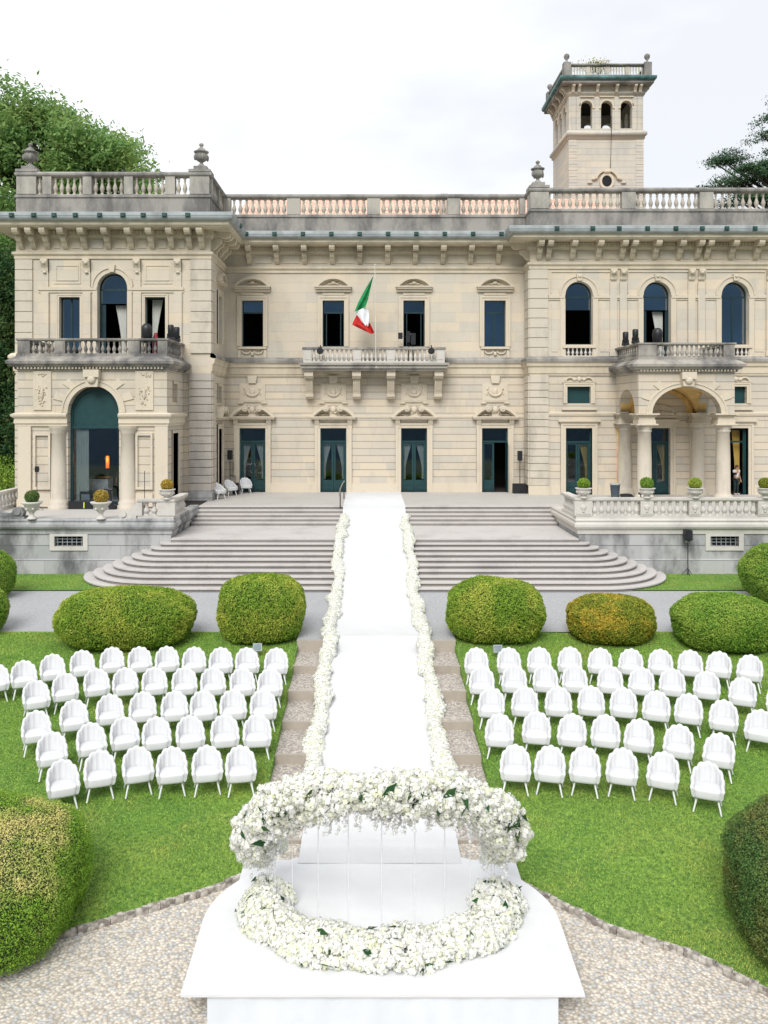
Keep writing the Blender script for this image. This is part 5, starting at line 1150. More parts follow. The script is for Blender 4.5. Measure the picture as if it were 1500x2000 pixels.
# ================================================================== CHAIRS
def make_chair():
    R_ = empty('scallop_chair', (0, 0, 0)); n = 99; ch = 9
    def path(s):   # s in 0..1 from front-left round the back to front-right
        Ls = .27; arc = pi*.315; tot = 2*Ls+arc; d = s*tot
        if d < Ls: return (-.315, -.27+d, -1, 0)
        if d > Ls+arc: return (.315, .0-(d-Ls-arc), 1, 0)
        a = pi-(d-Ls)/.315; return (.315*cos(a), .285*sin(a), cos(a), sin(a))
    def hh(s): t_ = abs(s-.5)*2; return .50+.35*max(0, cos(pi*min(1, t_)/2))**1.55
    rows = []
    for i in range(n):
        s = i/(n-1); x, y, nx, ny = path(s); f = abs(sin(pi*ch*s)); sc_ = .022*f; H = hh(s)+.028*f-.01
        col = []
        for (o, z, b_) in ((-.055, .33, 0), (-.03, .30, 0), (.0, .30, 0), (.014, .34, .2), (.016, .42, .5), (.02, .42+(H-.42)*.55, 1), (.018, H-.05, 1), (.002, H-.008, 1), (-.022, H, 1), (-.048, H-.02, 1), (-.056, H-.07, 1), (-.05, .44, .8)):
            k = .93 if z < .335 else (.965 if z < .4 else 1.0)
            lean = max(0, (z-.45))*.16*max(0, ny)
            oo = o+(sc_*b_ if o > -.025 else sc_*b_*.95)
            col.append((x*k+nx*oo, y*k+ny*oo+lean, z))
        rows.append(col)
    V = [p for c in rows for p in c]; k = len(rows[0]); F = []
    for i in range(n-1):
        for j in range(k-1): F.append((i*k+j, (i+1)*k+j, (i+1)*k+j+1, i*k+j+1))
    b_ = 0
    mb = MB(); mb.add(V, F, True); mb.add(V[:k], [tuple(range(k))]); mb.add(V[-k:], [tuple(range(k-1, -1, -1))]); mb.build('backrest', M['white_chair'], R_, keep=False)
    def slab(r, z): return [(r*.292*math.copysign(abs(cos(a))**.4, cos(a)), -.025+r*(.272)*math.copysign(abs(sin(a))**(.4 if sin(a) < 0 else .9), sin(a)), z) for a in np.linspace(0, 2*pi, 36, endpoint=False)]
    L_ = [slab(.92, .295), slab(.985, .305), slab(1.0, .34), slab(1.0, .445), slab(.975, .468), slab(.89, .482), slab(.5, .488)]; V = [p for r in L_ for p in r]; F = []
    for j in range(len(L_)-1):
        for i in range(36): q = (i+1) % 36; F.append((j*36+i, j*36+q, (j+1)*36+q, (j+1)*36+i))
    mb = MB(); mb.add(V, F+[tuple(range(35, -1, -1)), tuple(6*36+i for i in range(36))], True); mb.build('seat', M['white_chair'], R_, keep=False)
    for sx, sy in ((-1, -1), (1, -1), (-1, 1), (1, 1)):
        MB().tube([(sx*.20, sy*.17, .335), (sx*.285, sy*.245, .0)], [.026, .017], 8).build('leg', M['white_metal'], R_, keep=False)
    return R_
CH0 = make_chair(); kids = list(CH0.children); used = [False]; UP = []
def chair(x, y, z, rz, label, group, tilt=0):
    if not used[0]: r = CH0; used[0] = True
    else:
        r = CH0.copy(); COL.objects.link(r)
        for c_ in kids: q = c_.copy(); COL.objects.link(q); q.parent = r
    r.location = (x, y, z); r.rotation_euler = (tilt, 0, rz); r.scale = (.93, .93, 1.0); r['label'] = label; r['category'] = 'chair'; r['group'] = group; return r
def solve(pxx, pyy, hgt=.33):   # ray from the photo's pixel to the height hgt above the lawn
    dz = -(pyy-800)/1666; lo, hi = 8., 40.
    for _ in range(50):
        m_ = (lo+hi)/2
        if 4.64+dz*m_ > gz(m_)+hgt: lo = m_
        else: hi = m_
    return (pxx-724)*lo/1666-.17, lo
LR = [[(1350, 218), (1208, 216), (1080, 215), (950, 212), (818, 208), (685, 210), (550, 212), (405, 228), (260, 248), (120, 282), (-15, 302)],
      [(1320, 328), (1185, 325), (1042, 322), (903, 320), (757, 320), (615, 322), (475, 325), (322, 350), (180, 387)],
      [(1287, 442), (1140, 442), (995, 446), (855, 448), (700, 452), (540, 465), (365, 494), (182, 552)],
      [(1258, 575), (1100, 577), (932, 582), (768, 588), (612, 587), (450, 618), (258, 667)],
      [(1178, 747), (1015, 745), (843, 752), (677, 748), (492, 768), (312, 818)]]
RR = [[(122, 210), (275, 209), (418, 207), (562, 205), (705, 210), (850, 214), (990, 216), (1130, 220), (1265, 226), (1412, 243)],
      [(147, 306), (300, 300), (447, 297), (585, 298), (752, 302), (900, 310), (1045, 315), (1208, 328), (1377, 360), (1556, 398)],
      [(192, 417), (350, 412), (508, 411), (662, 408), (815, 416), (970, 432), (1122, 446), (1287, 478), (1458, 528)],
      [(230, 555), (405, 542), (572, 554), (730, 558), (888, 580), (1075, 608), (1265, 652)],
      [(305, 718), (468, 722), (632, 726), (808, 733), (1002, 752), (1210, 803)]]
ORD = ['nearest the aisle', 'second from the aisle', 'third from the aisle', 'fourth from the aisle', 'fifth from the aisle', 'sixth from the aisle', 'seventh from the aisle', 'eighth from the aisle', 'ninth from the aisle', 'tenth from the aisle', 'eleventh from the aisle']
ROW = ['back row', 'second row from the back', 'middle row', 'second row from the front', 'front row']
for side, RW, s_, ox, oy in (('left', LR, 2.5, 0, 1230), ('right', RR, 1500/620, 880, 1230)):
    for ri, row in enumerate(RW):
        for ci, (a_, b_) in enumerate(row):
            X, Y = solve(ox+a_/s_, oy+b_/s_); ang = math.atan2(X, Y-3)   # turned towards the stage
            Yc = Y+.27*cos(ang); Xc = X+.27*sin(ang)
            chair(Xc, Yc, gz(Yc)-.005, -ang+random.uniform(-.04, .04), 'white scalloped tub chair, %s, %s, %s block' % (ORD[ci], ROW[ri], side), 'white scalloped chairs in the %s seating block' % side, tilt=.0)
chair(-8.05, 44.2, 0, .9, 'white scalloped chair on the terrace beside the grey corner pier', 'spare white chairs on the terrace')
chair(-7.72, 45.9, 0, .75, 'white scalloped chair on the terrace just before the speaker stand', 'spare white chairs on the terrace')
chair(-7.1, 47.3, 0, .35, 'white scalloped chair alone before the leftmost green door', 'spare white chairs on the terrace')
# ================================================================== CARPET, STAGE
prof = [(47.95, .014), (41.0, .014)]
for k in range(1, 5): prof += [(41.04-(k-1)*.32, -RZ*k+.012), (40.72-(k-1)*.32-.0, -RZ*k+.012)]
prof += [(39.76, -.775+.012), (35.75, -.775+.012)]
for k in range(1, 10): prof += [(35.75-.378*(k-1), -.775-RZ*k+.012), (35.46-.378*(k-1)-.09, -.775-RZ*k+.012)]
prof += [(32.34, -2.32+.02), (26.2, -2.285), (25.56, -2.28)]
for y0, y1, z in TZ: prof += [(y1-.06, z+.025), (y0-.02, z+.025)]
prof += [(16.36, 4.64-8.33+.03), (16.1, 4.64-8.3+.006), (15.6, 4.64-8.3+.006)]
V = []; F = []
nxs = 25
for y, z in prof:
    for i in range(nxs): x = -1.5+3.0*i/(nxs-1); V.append((x, y, z+.004*sin(x*3+y*2)))
for i in range(len(prof)-1):
    for j in range(nxs-1): F.append((i*nxs+j, i*nxs+j+1, (i+1)*nxs+j+1, (i+1)*nxs+j))
tag(npmesh('aisle_carpet', V, F, M['carpet']), 'long white carpet running down the stairs and path to the stage', 'carpet')
SG = empty('ceremony_stage', (0, 13.4, -4.1), 'white half-round ceremony stage with cloth covered front', 'stage')
zt = 4.64-8.3; CYS = 13.3; RS = 3.04
pts = [(2.87, 12.1)]+[(2.9*cos(a), 13.9+2.25*sin(a)) for a in np.linspace(0, pi, 60)]+[(-2.87, 12.1)]
n = len(pts)
MB().add([(x, y, zt) for x, y in pts]+[(x, y, zt-.035) for x, y in pts], [tuple(range(n)), tuple(range(2*n-1, n-1, -1))]+[(i, n+i, n+(i+1) % n, (i+1) % n) for i in range(n)]).build('stage_top', M['stage_cloth'], SG)
yf = 12.1
V = []; F = []; xs = np.linspace(-2.5, 2.5, 140); zs = np.linspace(-4.13, zt-.036, 8)
for z in zs:
    for x in xs: V.append((x, yf+.05+.008*sin(x*7)+.006*sin(x*17+1)+.01*sin(x*2.3)*(zt-z), z))
for j in range(7):
    for i in range(139): F.append((j*140+i, j*140+i+1, (j+1)*140+i+1, (j+1)*140+i))
npmesh('skirt', V, F, M['skirt'], SG, smooth=True)
MB().box(-2.5, 2.5, yf+.1, 15.8, -4.2, zt-.036).build('substructure', M['white_cloth'], SG)
# ================================================================== FLOWERS
def bloom_t(n=15, seed=0):
    rg = np.random.default_rng(seed); V = []; F = []
    d = [(0, 0, 1)]
    for i in range(n): z = 1-1.5*(i+.5)/n; a = i*2.39996; r = sqrt(max(0, 1-z*z)); d.append((r*cos(a), r*sin(a), z))
    for (x, y, z) in d:
        nrm = Vector((x, y, z)).normalized(); t = nrm.cross(Vector((.3, .2, 1)))
        t = t.normalized() if t.length > .1 else Vector((1, 0, 0)); b = nrm.cross(t); a = rg.uniform(0, 2*pi); t2 = t*cos(a)+b*sin(a); b2 = nrm.cross(t2)
        c = nrm*rg.uniform(.6, .95); k = len(V); s = .42
        V += [tuple(c-t2*s+nrm*.0), tuple(c-b2*s*.9+nrm*.16), tuple(c+t2*s+nrm*.02), tuple(c+b2*s*.9+nrm*.18)]; F.append((k, k+1, k+2, k+3))
    k = len(V); q = []          # pale heart that fills the gaps between petals
    for z_, r_ in ((-.55, .45), (0, .68), (.5, .5)):
        for i in range(6): a = i*pi/3; q.append((r_*cos(a), r_*sin(a), z_))
    V += q
    for j in range(2):
        for i in range(6): F.append((k+j*6+i, k+j*6+(i+1) % 6, k+(j+1)*6+(i+1) % 6, k+(j+1)*6+i))
    return np.array(V), np.array(F)
BT = [bloom_t(15, s) for s in range(3)]
def flowers(name, parent, C, nr, rad, mat, seed=0, jit=.5):
    rg = np.random.default_rng(seed); Vs = []; Fs = []; off = 0; k = rg.integers(0, 3, len(C))
    for j in range(3):
        m_ = k == j; V, F = scatter(BT[j][0], BT[j][1], C[m_], alignmats(nr[m_], jit, rg), rad[m_]); Vs.append(V); Fs.append(F+off); off += len(V)
    return npmesh(name, np.concatenate(Vs), np.concatenate(Fs), M[mat], parent)
def leaves(parent, C, nr, size, mat='leaf', seed=0, name='leaves'):
    rg = np.random.default_rng(seed); V, F = scatter(LEAF2_V, LEAF_F, C, alignmats(nr, .8, rg), rg.uniform(.6, 1.4, len(C))*size); return npmesh(name, V, F, M[mat], parent)
# aisle borders
def border(side, label):
    rg = np.random.default_rng(40+side); B = empty('flower_border', (side*1.47, 28, -2.3), label, 'flower border', 'white flower borders of the aisle')
    kn = [(15, -3.6), (16.4, -3.6)]+[((a_+b_)/2, z) for a_, b_, z in TZ[::-1]]+[(25.6, -2.3), (32.3, -2.3), (34.0, -1.6), (35.7, -.8), (39.5, -.75), (40.2, -.5)]
    ys_ = np.array([p[0] for p in kn]); zs_ = np.array([p[1] for p in kn])+.03
    n = 7200; y = 16.9+(40.3-16.9)*rg.uniform(0, 1, n)**1.2; cx = side*(1.45+.05*np.sin(y*1.7+side)+.03*np.sin(y*4.1)); a = rg.uniform(-.15, pi+.15, n)
    wv = .145+.03*np.sin(y*2.3+side)+.04*np.sin(y*9)*np.sin(y*4+side); hv = .10+.02*np.sin(y*3.1+1)+.02*np.sin(y*13)
    C = np.stack([cx+np.cos(a)*wv*rg.uniform(.6, 1.1, n), y, np.interp(y, ys_, zs_)+np.sin(a)*hv*rg.uniform(.8, 1.15, n)+.03], 1); nr = np.stack([np.cos(a), rg.normal(0, .3, n)-.2, np.sin(a)], 1); nr /= np.linalg.norm(nr, axis=1)[:, None]
    flowers('blossoms', B, C, nr, rg.uniform(.05, .095, n), 'petal', 5)
    k = rg.uniform(0, 1, n) < .3; leaves(B, C[k]-nr[k]*.01, nr[k], .05, seed=6)
    yy = np.linspace(17.1, 39.5, 200); V = []; F = []
    for i, q in enumerate(yy):
        zc = float(np.interp(q, ys_, zs_)); c0 = side*(1.45+.05*sin(q*1.7+side))
        for t_ in np.linspace(0, pi, 7): V.append((c0+.12*cos(t_), q, zc+.02+.07*sin(t_)))
    for i in range(199):
        for j in range(6): F.append((i*7+j, i*7+j+1, (i+1)*7+j+1, (i+1)*7+j))
    npmesh('greenery_base', V, F, M['leaf'], B)
border(-1, 'low border of white flowers along the left edge of the carpet')
border(1, 'low border of white flowers along the right edge of the carpet')
# ground garland on the stage, and the raised arch above it
AX, AY, AC = 1.95, 1.22, 14.15
def upath(t):   # t -1..1: left arm, round the front, right arm
    a = -pi/2+t*radians(112); return AX*np.cos(a), AC+AY*np.sin(a)*np.where(np.sin(a) < 0, 1, .75)
GG = empty('flower_garland', (0, AC, zt), 'horseshoe garland of white roses lying on the stage floor', 'flower garland')
rg = np.random.default_rng(77); n = 2300; t_ = rg.uniform(-1, 1, n); x, y = upath(t_); a = rg.uniform(-.1, pi+.1, n); dx, dy = x/AX**2, (y-AC)/AY**2; l = np.hypot(dx, dy); dx /= l; dy /= l
w_ = .36+.04*np.sin(t_*17); hg = .27+.04*np.sin(t_*23)
C = np.stack([x+dx*np.cos(a)*w_*rg.uniform(.7, 1.06, n), y+dy*np.cos(a)*w_*rg.uniform(.7, 1.06, n), zt+.04+np.sin(a)*hg*rg.uniform(.75, 1.15, n)], 1); nr = np.stack([dx*np.cos(a), dy*np.cos(a), np.sin(a)], 1)
flowers('blossoms', GG, C, nr, rg.uniform(.055, .105, n), 'petal', 8)
k = rg.uniform(0, 1, n) < .6; leaves(GG, C[k]-nr[k]*.02, nr[k], .07, seed=9)
k = rg.uniform(0, 1, n) < .04; leaves(GG, C[k]+nr[k]*.06, nr[k], .10, seed=12, name='large_leaves')
V = []; F = []; TT = np.linspace(-1, 1, 90)
for q in TT:
    cx, cy = [float(v) for v in upath(np.array([q]))[0:2]] if False else (float(upath(np.array([q]))[0][0]), float(upath(np.array([q]))[1][0])); ex, ey = cx/AX**2, (cy-AC)/AY**2; l = math.hypot(ex, ey)
    for s_ in np.linspace(0, pi, 8): V.append((cx+ex/l*.29*cos(s_), cy+ey/l*.29*cos(s_), zt+.005+.2*sin(s_)))
for i in range(89):
    for j in range(7): F.append((i*8+j, i*8+j+1, (i+1)*8+j+1, (i+1)*8+j))
npmesh('greenery_base', V, F, M['leaf'], GG)
FA = empty('flower_arch', (0, AC, zt), 'raised floral arch of white roses and hanging blossom on clear rods', 'flower arch')
def apath(t):
    x, y = upath(t*.93); z = zt+np.interp(np.abs(t), [0, .15, .3, .45, .6, .7, .8, .9, 1], [2.46, 2.44, 2.35, 2.12, 1.8, 1.56, 1.33, 1.14, 1.0]); return x*1.05, y+.05, z
def arad(t): return .28+.025*np.sin(t*11)+.03*np.sin(t*23+1)+.10*np.abs(t)**1.5
n = 3300; t_ = rg.uniform(-1, 1, n); cx, cy, cz = apath(t_); d = rg.normal(size=(n, 3)); d /= np.linalg.norm(d, axis=1)[:, None]
R0 = arad(t_)*(1+.13*np.sin(t_*31+d[:, 0]*3)*np.sin(d[:, 2]*4+t_*19)); C = np.stack([cx, cy, cz], 1)+d*(R0*rg.uniform(.72, 1.05, n))[:, None]*np.array([1, .9, 1.0])
flowers('blossoms', FA, C, d, rg.uniform(.045, .115, n), 'petal2', 10)
# blooms that stick out on stems, ends of the arch
m2 = 150; t2 = rg.uniform(-1, 1, m2); c2 = np.stack(apath(t2), 1); d2 = rg.normal(size=(m2, 3)); d2[:, 2] = np.abs(d2[:, 2]); d2 /= np.linalg.norm(d2, axis=1)[:, None]
C2 = c2+d2*(arad(t2)*rg.uniform(1.05, 1.3, m2))[:, None]; flowers('loose_blossoms', FA, C2, d2, rg.uniform(.045, .07, m2), 'petal2', 11)
sm = MB()
for p_, q_ in zip(c2, C2): sm.tube([tuple(p_+(q_-p_)*.6), tuple(q_)], .004, 4, False)
tag(sm.build('stems', M['leaf'], FA), kind='stuff')
k = rg.uniform(0, 1, n) < .5; leaves(FA, C[k]-d[k]*.02, d[k], .06, seed=13)
k = (rg.uniform(0, 1, n) < .11) & (np.abs(d[:, 2]-.1) < .5) & (d[:, 1] < 0) & (np.abs(t_) < .75); leaves(FA, C[k]+d[k]*.07, d[k], .12, seed=14, name='large_leaves')
# pale hanging blossom under the arch
m3 = 170; t3 = rg.uniform(-1, 1, m3)**3*.9+rg.uniform(-.35, .35, m3)*.6; t3 = np.clip(t3, -.97, .97); c3 = np.stack(apath(t3), 1); c3[:, 0] += rg.uniform(-.3, .3, m3); c3[:, 1] += rg.uniform(-.3, .3, m3); c3[:, 2] -= arad(t3)*.75
Ls = rg.uniform(.08, .30, m3); pts_ = []; 
for p_, L_ in zip(c3, Ls):
    k_ = int(L_/.03); s_ = np.linspace(0, L_, k_); pts_.append(np.stack([p_[0]+rg.normal(0, .02, k_), p_[1]+rg.normal(0, .02, k_), p_[2]-s_], 1))
H = np.concatenate(pts_); flowers('hanging_blossoms', FA, H, rg.normal(size=H.shape), rg.uniform(.018, .032, len(H)), 'lilac', 15)
V = []; F = []
for q in TT:
    a_ = apath(np.array([q])); c_ = [float(v[0]) for v in a_]; f_ = apath(np.array([min(1, q+.01)])); b_ = apath(np.array([max(-1, q-.01)])); tg = Vector([float(f_[i][0]-b_[i][0]) for i in range(3)]).normalized(); s1 = tg.cross(Vector((0, 0, 1))).normalized(); s2 = s1.cross(tg)
    for s_ in np.linspace(0, 2*pi, 10, endpoint=False): v = Vector(c_)+s1*(.18*cos(s_))+s2*(.18*sin(s_)); V.append(tuple(v))
for i in range(89):
    for j in range(10): q = (j+1) % 10; F.append((i*10+j, i*10+q, (i+1)*10+q, (i+1)*10+j))
npmesh('greenery_base', V, F, M['leaf'], FA)
m, t, b = mk('clear_acrylic'); b.inputs['Base Color'].default_value = (.8, .82, .85, 1); b.inputs['Roughness'].default_value = .15; b.inputs['Alpha'].default_value = .35; M['acrylic'] = m
for q in (-.95, -.8, -.62, -.46, -.3, -.15, 0, .15, .3, .46, .62, .8, .95):
    a_ = apath(np.array([q])); x, y, z = [float(v[0]) for v in a_]; bx, by = [float(v[0]) for v in upath(np.array([q*.93]))]
    yb = y+.32; MB().tube([(x*.94, yb, zt+.0), (x*.94, yb, z)], .011, 6).build('rod', M['acrylic'], FA)
# fallen petals
rg = np.random.default_rng(21); n = 160; sidep = np.where(rg.uniform(size=n) < .5, -1, 1); y = rg.uniform(17, 26, n); X = sidep*rg.uniform(1.75, 2.9, n)
zp = np.array([next((z for y0, y1, z in TZ if y0 <= q < y1), gz(q)) if abs(xx) < 2.36 else gz(q)+.04 for q, xx in zip(y, X)])
V, F = scatter(LEAF2_V, LEAF_F, np.stack([X, y, zp+.02], 1), alignmats(np.tile([0, 0, 1.], (n, 1)), .3, rg), np.full(n, .022)); tag(npmesh('fallen_petals', V, F, M['petal']), kind='stuff')
# ================================================================== EQUIPMENT
def speaker_stand(x, y, z, h, label, base='tripod', bw=.3, bh=.5):
    S = empty('speaker_stand', (x, y, z), label, 'speaker', 'black loudspeakers on poles')
    MB().tube([(x, y, z), (x, y, z+h-bh)], .02, 8).build('pole', M['black'], S)
    B = MB().box(x-bw/2, x+bw/2, y-.14, y+.14, z+h-bh, z+h).build('speaker', M['black'], S); MB().box(x-bw/2+.03, x+bw/2-.03, y-.15, y-.14, z+h-bh+.04, z+h-.04).build('grille', M['black_matte'], B)
    MB().box(x-.08, x+.08, y-.08, y+.08, z+h-bh-.1, z+h-bh).build('mount', M['steel'], S)
    if base == 'box': MB().box(x-.38, x+.38, y-.2, y+.25, z, z+.52).box(x-.36, x+.36, y-.18, y+.23, z+.52, z+.54).build('case', M['black'], S)
    else:
        for k in range(3): a_ = k*2*pi/3+.5; MB().tube([(x, y, z+.28), (x+.24*cos(a_), y+.24*sin(a_), z+.01)], .012, 6).build('leg', M['black'], S)
speaker_stand(-7.95, 47.2, 0, 2.4, 'black loudspeaker on a pole behind the spare white chairs', 'tripod', .26, .52)
speaker_stand(8.1, 47.3, 0, 2.35, 'black loudspeaker on a pole over a black case right of the open door', 'box', .24, .52)
speaker_stand(13.1, 35.7, -2.28, 1.88, 'black loudspeaker on a pole on the grass before the terrace wall', 'tripod', .3, .42)
C_ = empty('equipment_case', (-7.55, 46.7, 0), 'black equipment case beside the pole speaker near the leftmost door', 'case'); MB().box(-7.75, -7.4, 46.6, 46.95, 0, .62).build('body', M['black'], C_); MB().tube([(-7.6, 46.75, .62), (-7.6, 46.75, 1.0), (-7.85, 46.7, 1.05)], .03, 6).build('arm', M['black'], C_)
def lampstand(x, y, h, head, label):
    S = empty('lamp_stand', (x, y, 0), label, 'lamp stand'); MB().tube([(x, y, 0), (x, y, h)], .015, 6).build('pole', M['grate'], S)
    for k in range(3): a_ = k*2*pi/3+.3; MB().tube([(x, y, .3), (x+.28*cos(a_), y+.28*sin(a_), .01)], .01, 5).build('leg', M['grate'], S)
    if head: MB().box(x-.08, x+.08, y-.06, y+.06, h-.28, h-.02).tube([(x-.16, y, h-.15), (x+.14, y, h-.15)], .012, 5).build('lamp_head', M['black'], S)
lampstand(-15.5, 39.2, 2.05, True, 'thin stand with small black lamp left of the arched window'); lampstand(-10.45, 38.8, 1.85, False, 'bare thin black stand right of the arched window')
def movinghead(x, y, z, label, big=False, mat='black'):
    S = empty('stage_light', (x, y, z), label, 'stage light', 'black stage lights on the balconies')
    if big: MB().lathe((x, y, z), [(.16, 0), (.2, .05), (.24, .2), (.25, .42), (.22, .58), (.13, .68), (.02, .7)], 16).build('head', M[mat], S); MB().box(x-.2, x+.2, y-.14, y+.14, z-.22, z).build('base', M[mat], S)
    else: MB().lathe((x, y, z+.14), [(.1, 0), (.14, .04), (.15, .3), (.15, .52), (.12, .58), (.02, .59)], 14).build('head', M[mat], S); MB().box(x-.17, x+.17, y-.12, y+.12, z, z+.14).build('base', M[mat], S)
    MB().tube([(x-.22 if big else x-.16, y, z), (x-.22 if big else x-.16, y, z+.3)], .025, 6).tube([(x+.22 if big else x+.16, y, z), (x+.22 if big else x+.16, y, z+.3)], .025, 6).build('yoke', M[mat], S)
movinghead(-10.72, 40.2, 8.0, 'big domed black stage light on the left balcony rail', True); movinghead(-9.75, 40.9, 7.98, 'black stage light on the left balcony side rail, nearer the front'); movinghead(-9.72, 42.0, 7.98, 'black stage light on the left balcony side rail, nearer the wall')
movinghead(13.2, 43.1, 7.98, 'black stage light on the portico balcony corner, nearer the front'); movinghead(13.15, 44.6, 7.98, 'black stage light on the portico balcony corner, nearer the wall'); movinghead(14.25, 42.9, 8.05, 'big domed black stage light on the portico balcony front rail', True)
def clamplight(x, label):
    S = empty('floodlight', (x, 46.6, 7.9), label, 'floodlight', 'black floodlights clamped to the centre balcony'); MB().lathe((x, 46.55, 7.82), [(.06, 0), (.17, -.1), (.18, -.26), (.15, -.28)], 14, 'y').build('lamp', M['black'], S); MB().tube([(x, 46.5, 8.15), (x+.05, 46.6, 8.0), (x+.02, 46.68, 7.75)], .03, 6).build('clamp', M['black'], S)
clamplight(-2.92, 'black floodlight clamped near the left end of the centre balcony rail'); clamplight(3.12, 'black floodlight clamped near the right end of the centre balcony rail')
S = empty('camera_rig', (2.05, 47.1, 7.2), 'black camera rig on a stand on the centre balcony', 'camera rig'); MB().tube([(1.9, 47.1, 7.2), (1.95, 47.1, 8.5)], .03, 6).tube([(2.2, 47.1, 7.2), (2.12, 47.1, 8.5)], .03, 6).build('stand', M['black'], S)
MB().box(1.82, 2.0, 46.95, 47.2, 8.35, 8.95).box(2.05, 2.3, 46.95, 47.2, 8.25, 8.85).ball((2.05, 47.0, 8.75), .1).build('camera', M['black'], S); MB().box(1.35, 1.6, 47.2, 47.3, 8.55, 8.9).tube([(1.6, 47.25, 8.7), (1.9, 47.1, 8.7)], .012, 5).build('screen', M['black'], S)
S = empty('red_cylinder', (-10.35, 40.35, 7.14), 'tall dark red cylinder standing behind the left balcony balusters', 'cylinder'); MB().lathe((-10.4, 40.6, 7.14), [(.15, 0), (.15, .85), (.1, 1.0), (.06, 1.15), (.02, 1.16)], 14).build('body', M['red'], S)
BN = empty('waste_bin', (12.85, 45.0, 0), 'round dark grey bin left of the portico column', 'bin'); MB().lathe((12.72, 45.0, 0), [(.2, 0), (.26, .68), (.28, .7), (.27, .73), (.23, .7), (.18, .06)], 20).build('body', plain('bin_plastic', (.07, .10, .13), .5), BN)
MB().lathe((12.72, 45.0, .68), [(.285, 0), (.295, .03), (.285, .06), (.23, .06), (.23, 0)], 20).build('rim', M['gutter'], BN)
BG = empty('black_bag', (12.55, 43.5, 0), 'black equipment bag lying on the terrace by the portico column', 'bag'); MB().ball((12.75, 43.2, .2), (.42, .2, .2), 14, 10).box(12.5, 13.0, 43.05, 43.35, .3, .37).build('body', M['black_matte'], BG); MB().tube([(12.4, 43.0, .3), (12.36, 42.95, .2), (12.42, 42.95, .1)], .02, 5).build('strap', M['steel'], BG)
TP = empty('small_tripod', (13.3, 42.0, 0), 'small dark tripod standing before the left portico column', 'tripod')
for k in range(3): a_ = k*2*pi/3; MB().tube([(13.0, 41.6, .35), (13.0+.2*cos(a_), 41.6+.2*sin(a_), .01)], .02, 5).build('leg', M['black'], TP)
MB().tube([(13.0, 41.6, .33), (13.0, 41.6, .5)], .03, 6).box(12.9, 13.15, 41.5, 41.7, .5, .6).build('head', M['black'], TP)
# stair handrail
HR = empty('stair_handrail', (-1.62, 43, 0), 'slim dark metal handrail at the left of the carpet top', 'handrail')
MB().tube([(-1.56, 44.4, .0), (-1.56, 44.3, .9)], .025, 6).build('post', M['grate'], HR); MB().tube([(-1.63, 40.9, -.1), (-1.63, 40.9, .85)], .025, 6).build('post', M['grate'], HR); MB().tube([(-1.56, 44.7, .88), (-1.56, 44.3, .93), (-1.6, 42.4, .92), (-1.63, 40.8, .84), (-1.64, 40.1, .6)], .03, 8).build('rail', M['steel'], HR)
# garden spotlights
for x, y, s_ in ((503, 1282, 'left'), (972, 1285, 'right')):
    X, Y = solve(x, y, 0); S = empty('garden_spotlight', (X, Y, gz(Y)), 'small grey garden spotlight on the lawn behind the %s chair block' % s_, 'spotlight'); Z = gz(Y)
    MB().box(X-.02, X+.02, Y-.02, Y+.02, Z-.05, Z+.16).build('spike', M['gutter'], S); MB().obox((X, Y, Z+.27), .26, .09, .22, .1, -.3).build('housing', M['gutter'], S); MB().obox((X, Y-.05, Z+.28), .2, .012, .16, .1, -.3).build('pane', M['glass'], S)
# bar inside the arched room
BR = empty('bar_counter', (-13.5, 41.8, 0), 'white corner bar counter inside the arched room', 'bar'); MB().box(-14.0, -12.95, 41.5, 42.3, .02, 1.28).build('body', M['white_cloth'], BR); MB().box(-14.05, -12.9, 41.45, 42.4, 1.28, 1.33).build('countertop', M['black'], BR)
m, t, b = mk('amber_lamp_glow'); b.inputs['Base Color'].default_value = (.8, .2, .03, 1); b.inputs['Emission Color'].default_value = (1, .16, .02, 1); b.inputs['Emission Strength'].default_value = .6; M['amber'] = m
A_ = empty('amber_lamp', (-13.4, 42.9, 0), 'glowing amber column lamp behind the bar inside the arched room', 'lamp'); MB().lathe((-13.4, 42.9, 1.7), [(.09, 0), (.09, .6), (.05, .62)], 10).build('glow', M['amber'], A_); MB().lathe((-13.4, 42.9, 0), [(.12, 0), (.04, .05), (.04, 1.7)], 10).build('base', M['black'], A_)
ld = bpy.data.lights.new('amber_glow', 'POINT'); ld.energy = 14; ld.color = (1, .45, .15); ld.shadow_soft_size = .1; lo_ = bpy.data.objects.new('amber_glow', ld); COL.objects.link(lo_); lo_.location = (-13.35, 42.6, 2.2)
EQ = empty('flight_case', (-13.7, 39.6, 0), 'low black flight case with monitor in the arched doorway', 'case'); MB().box(-14.25, -12.75, 39.75, 40.2, 0, .36).build('case', M['black'], EQ); MB().box(-13.98, -13.35, 40.5, 41.2, .05, .75).build('amplifier', M['black'], EQ); MB().box(-13.9, -13.5, 40.48, 40.5, .35, .62).build('screen', M['gutter'], EQ); MB().box(-13.55, -13.5, 39.74, 39.75, .05, .32).build('sticker', plain('yellow_tape', (.6, .75, .05), .5), EQ)
LT = empty('laptop_stand', (-12.2, 39.7, 0), 'dark equipment stand at the right of the arched doorway', 'stand'); MB().tube([(-12.2, 39.75, 0), (-12.35, 39.75, .9)], .06, 8).tube([(-12.2, 39.75, .9), (-12.6, 39.75, .95)], .05, 8).box(-12.45, -12.05, 39.6, 39.9, 0, .2).build('frame', M['black'], LT)
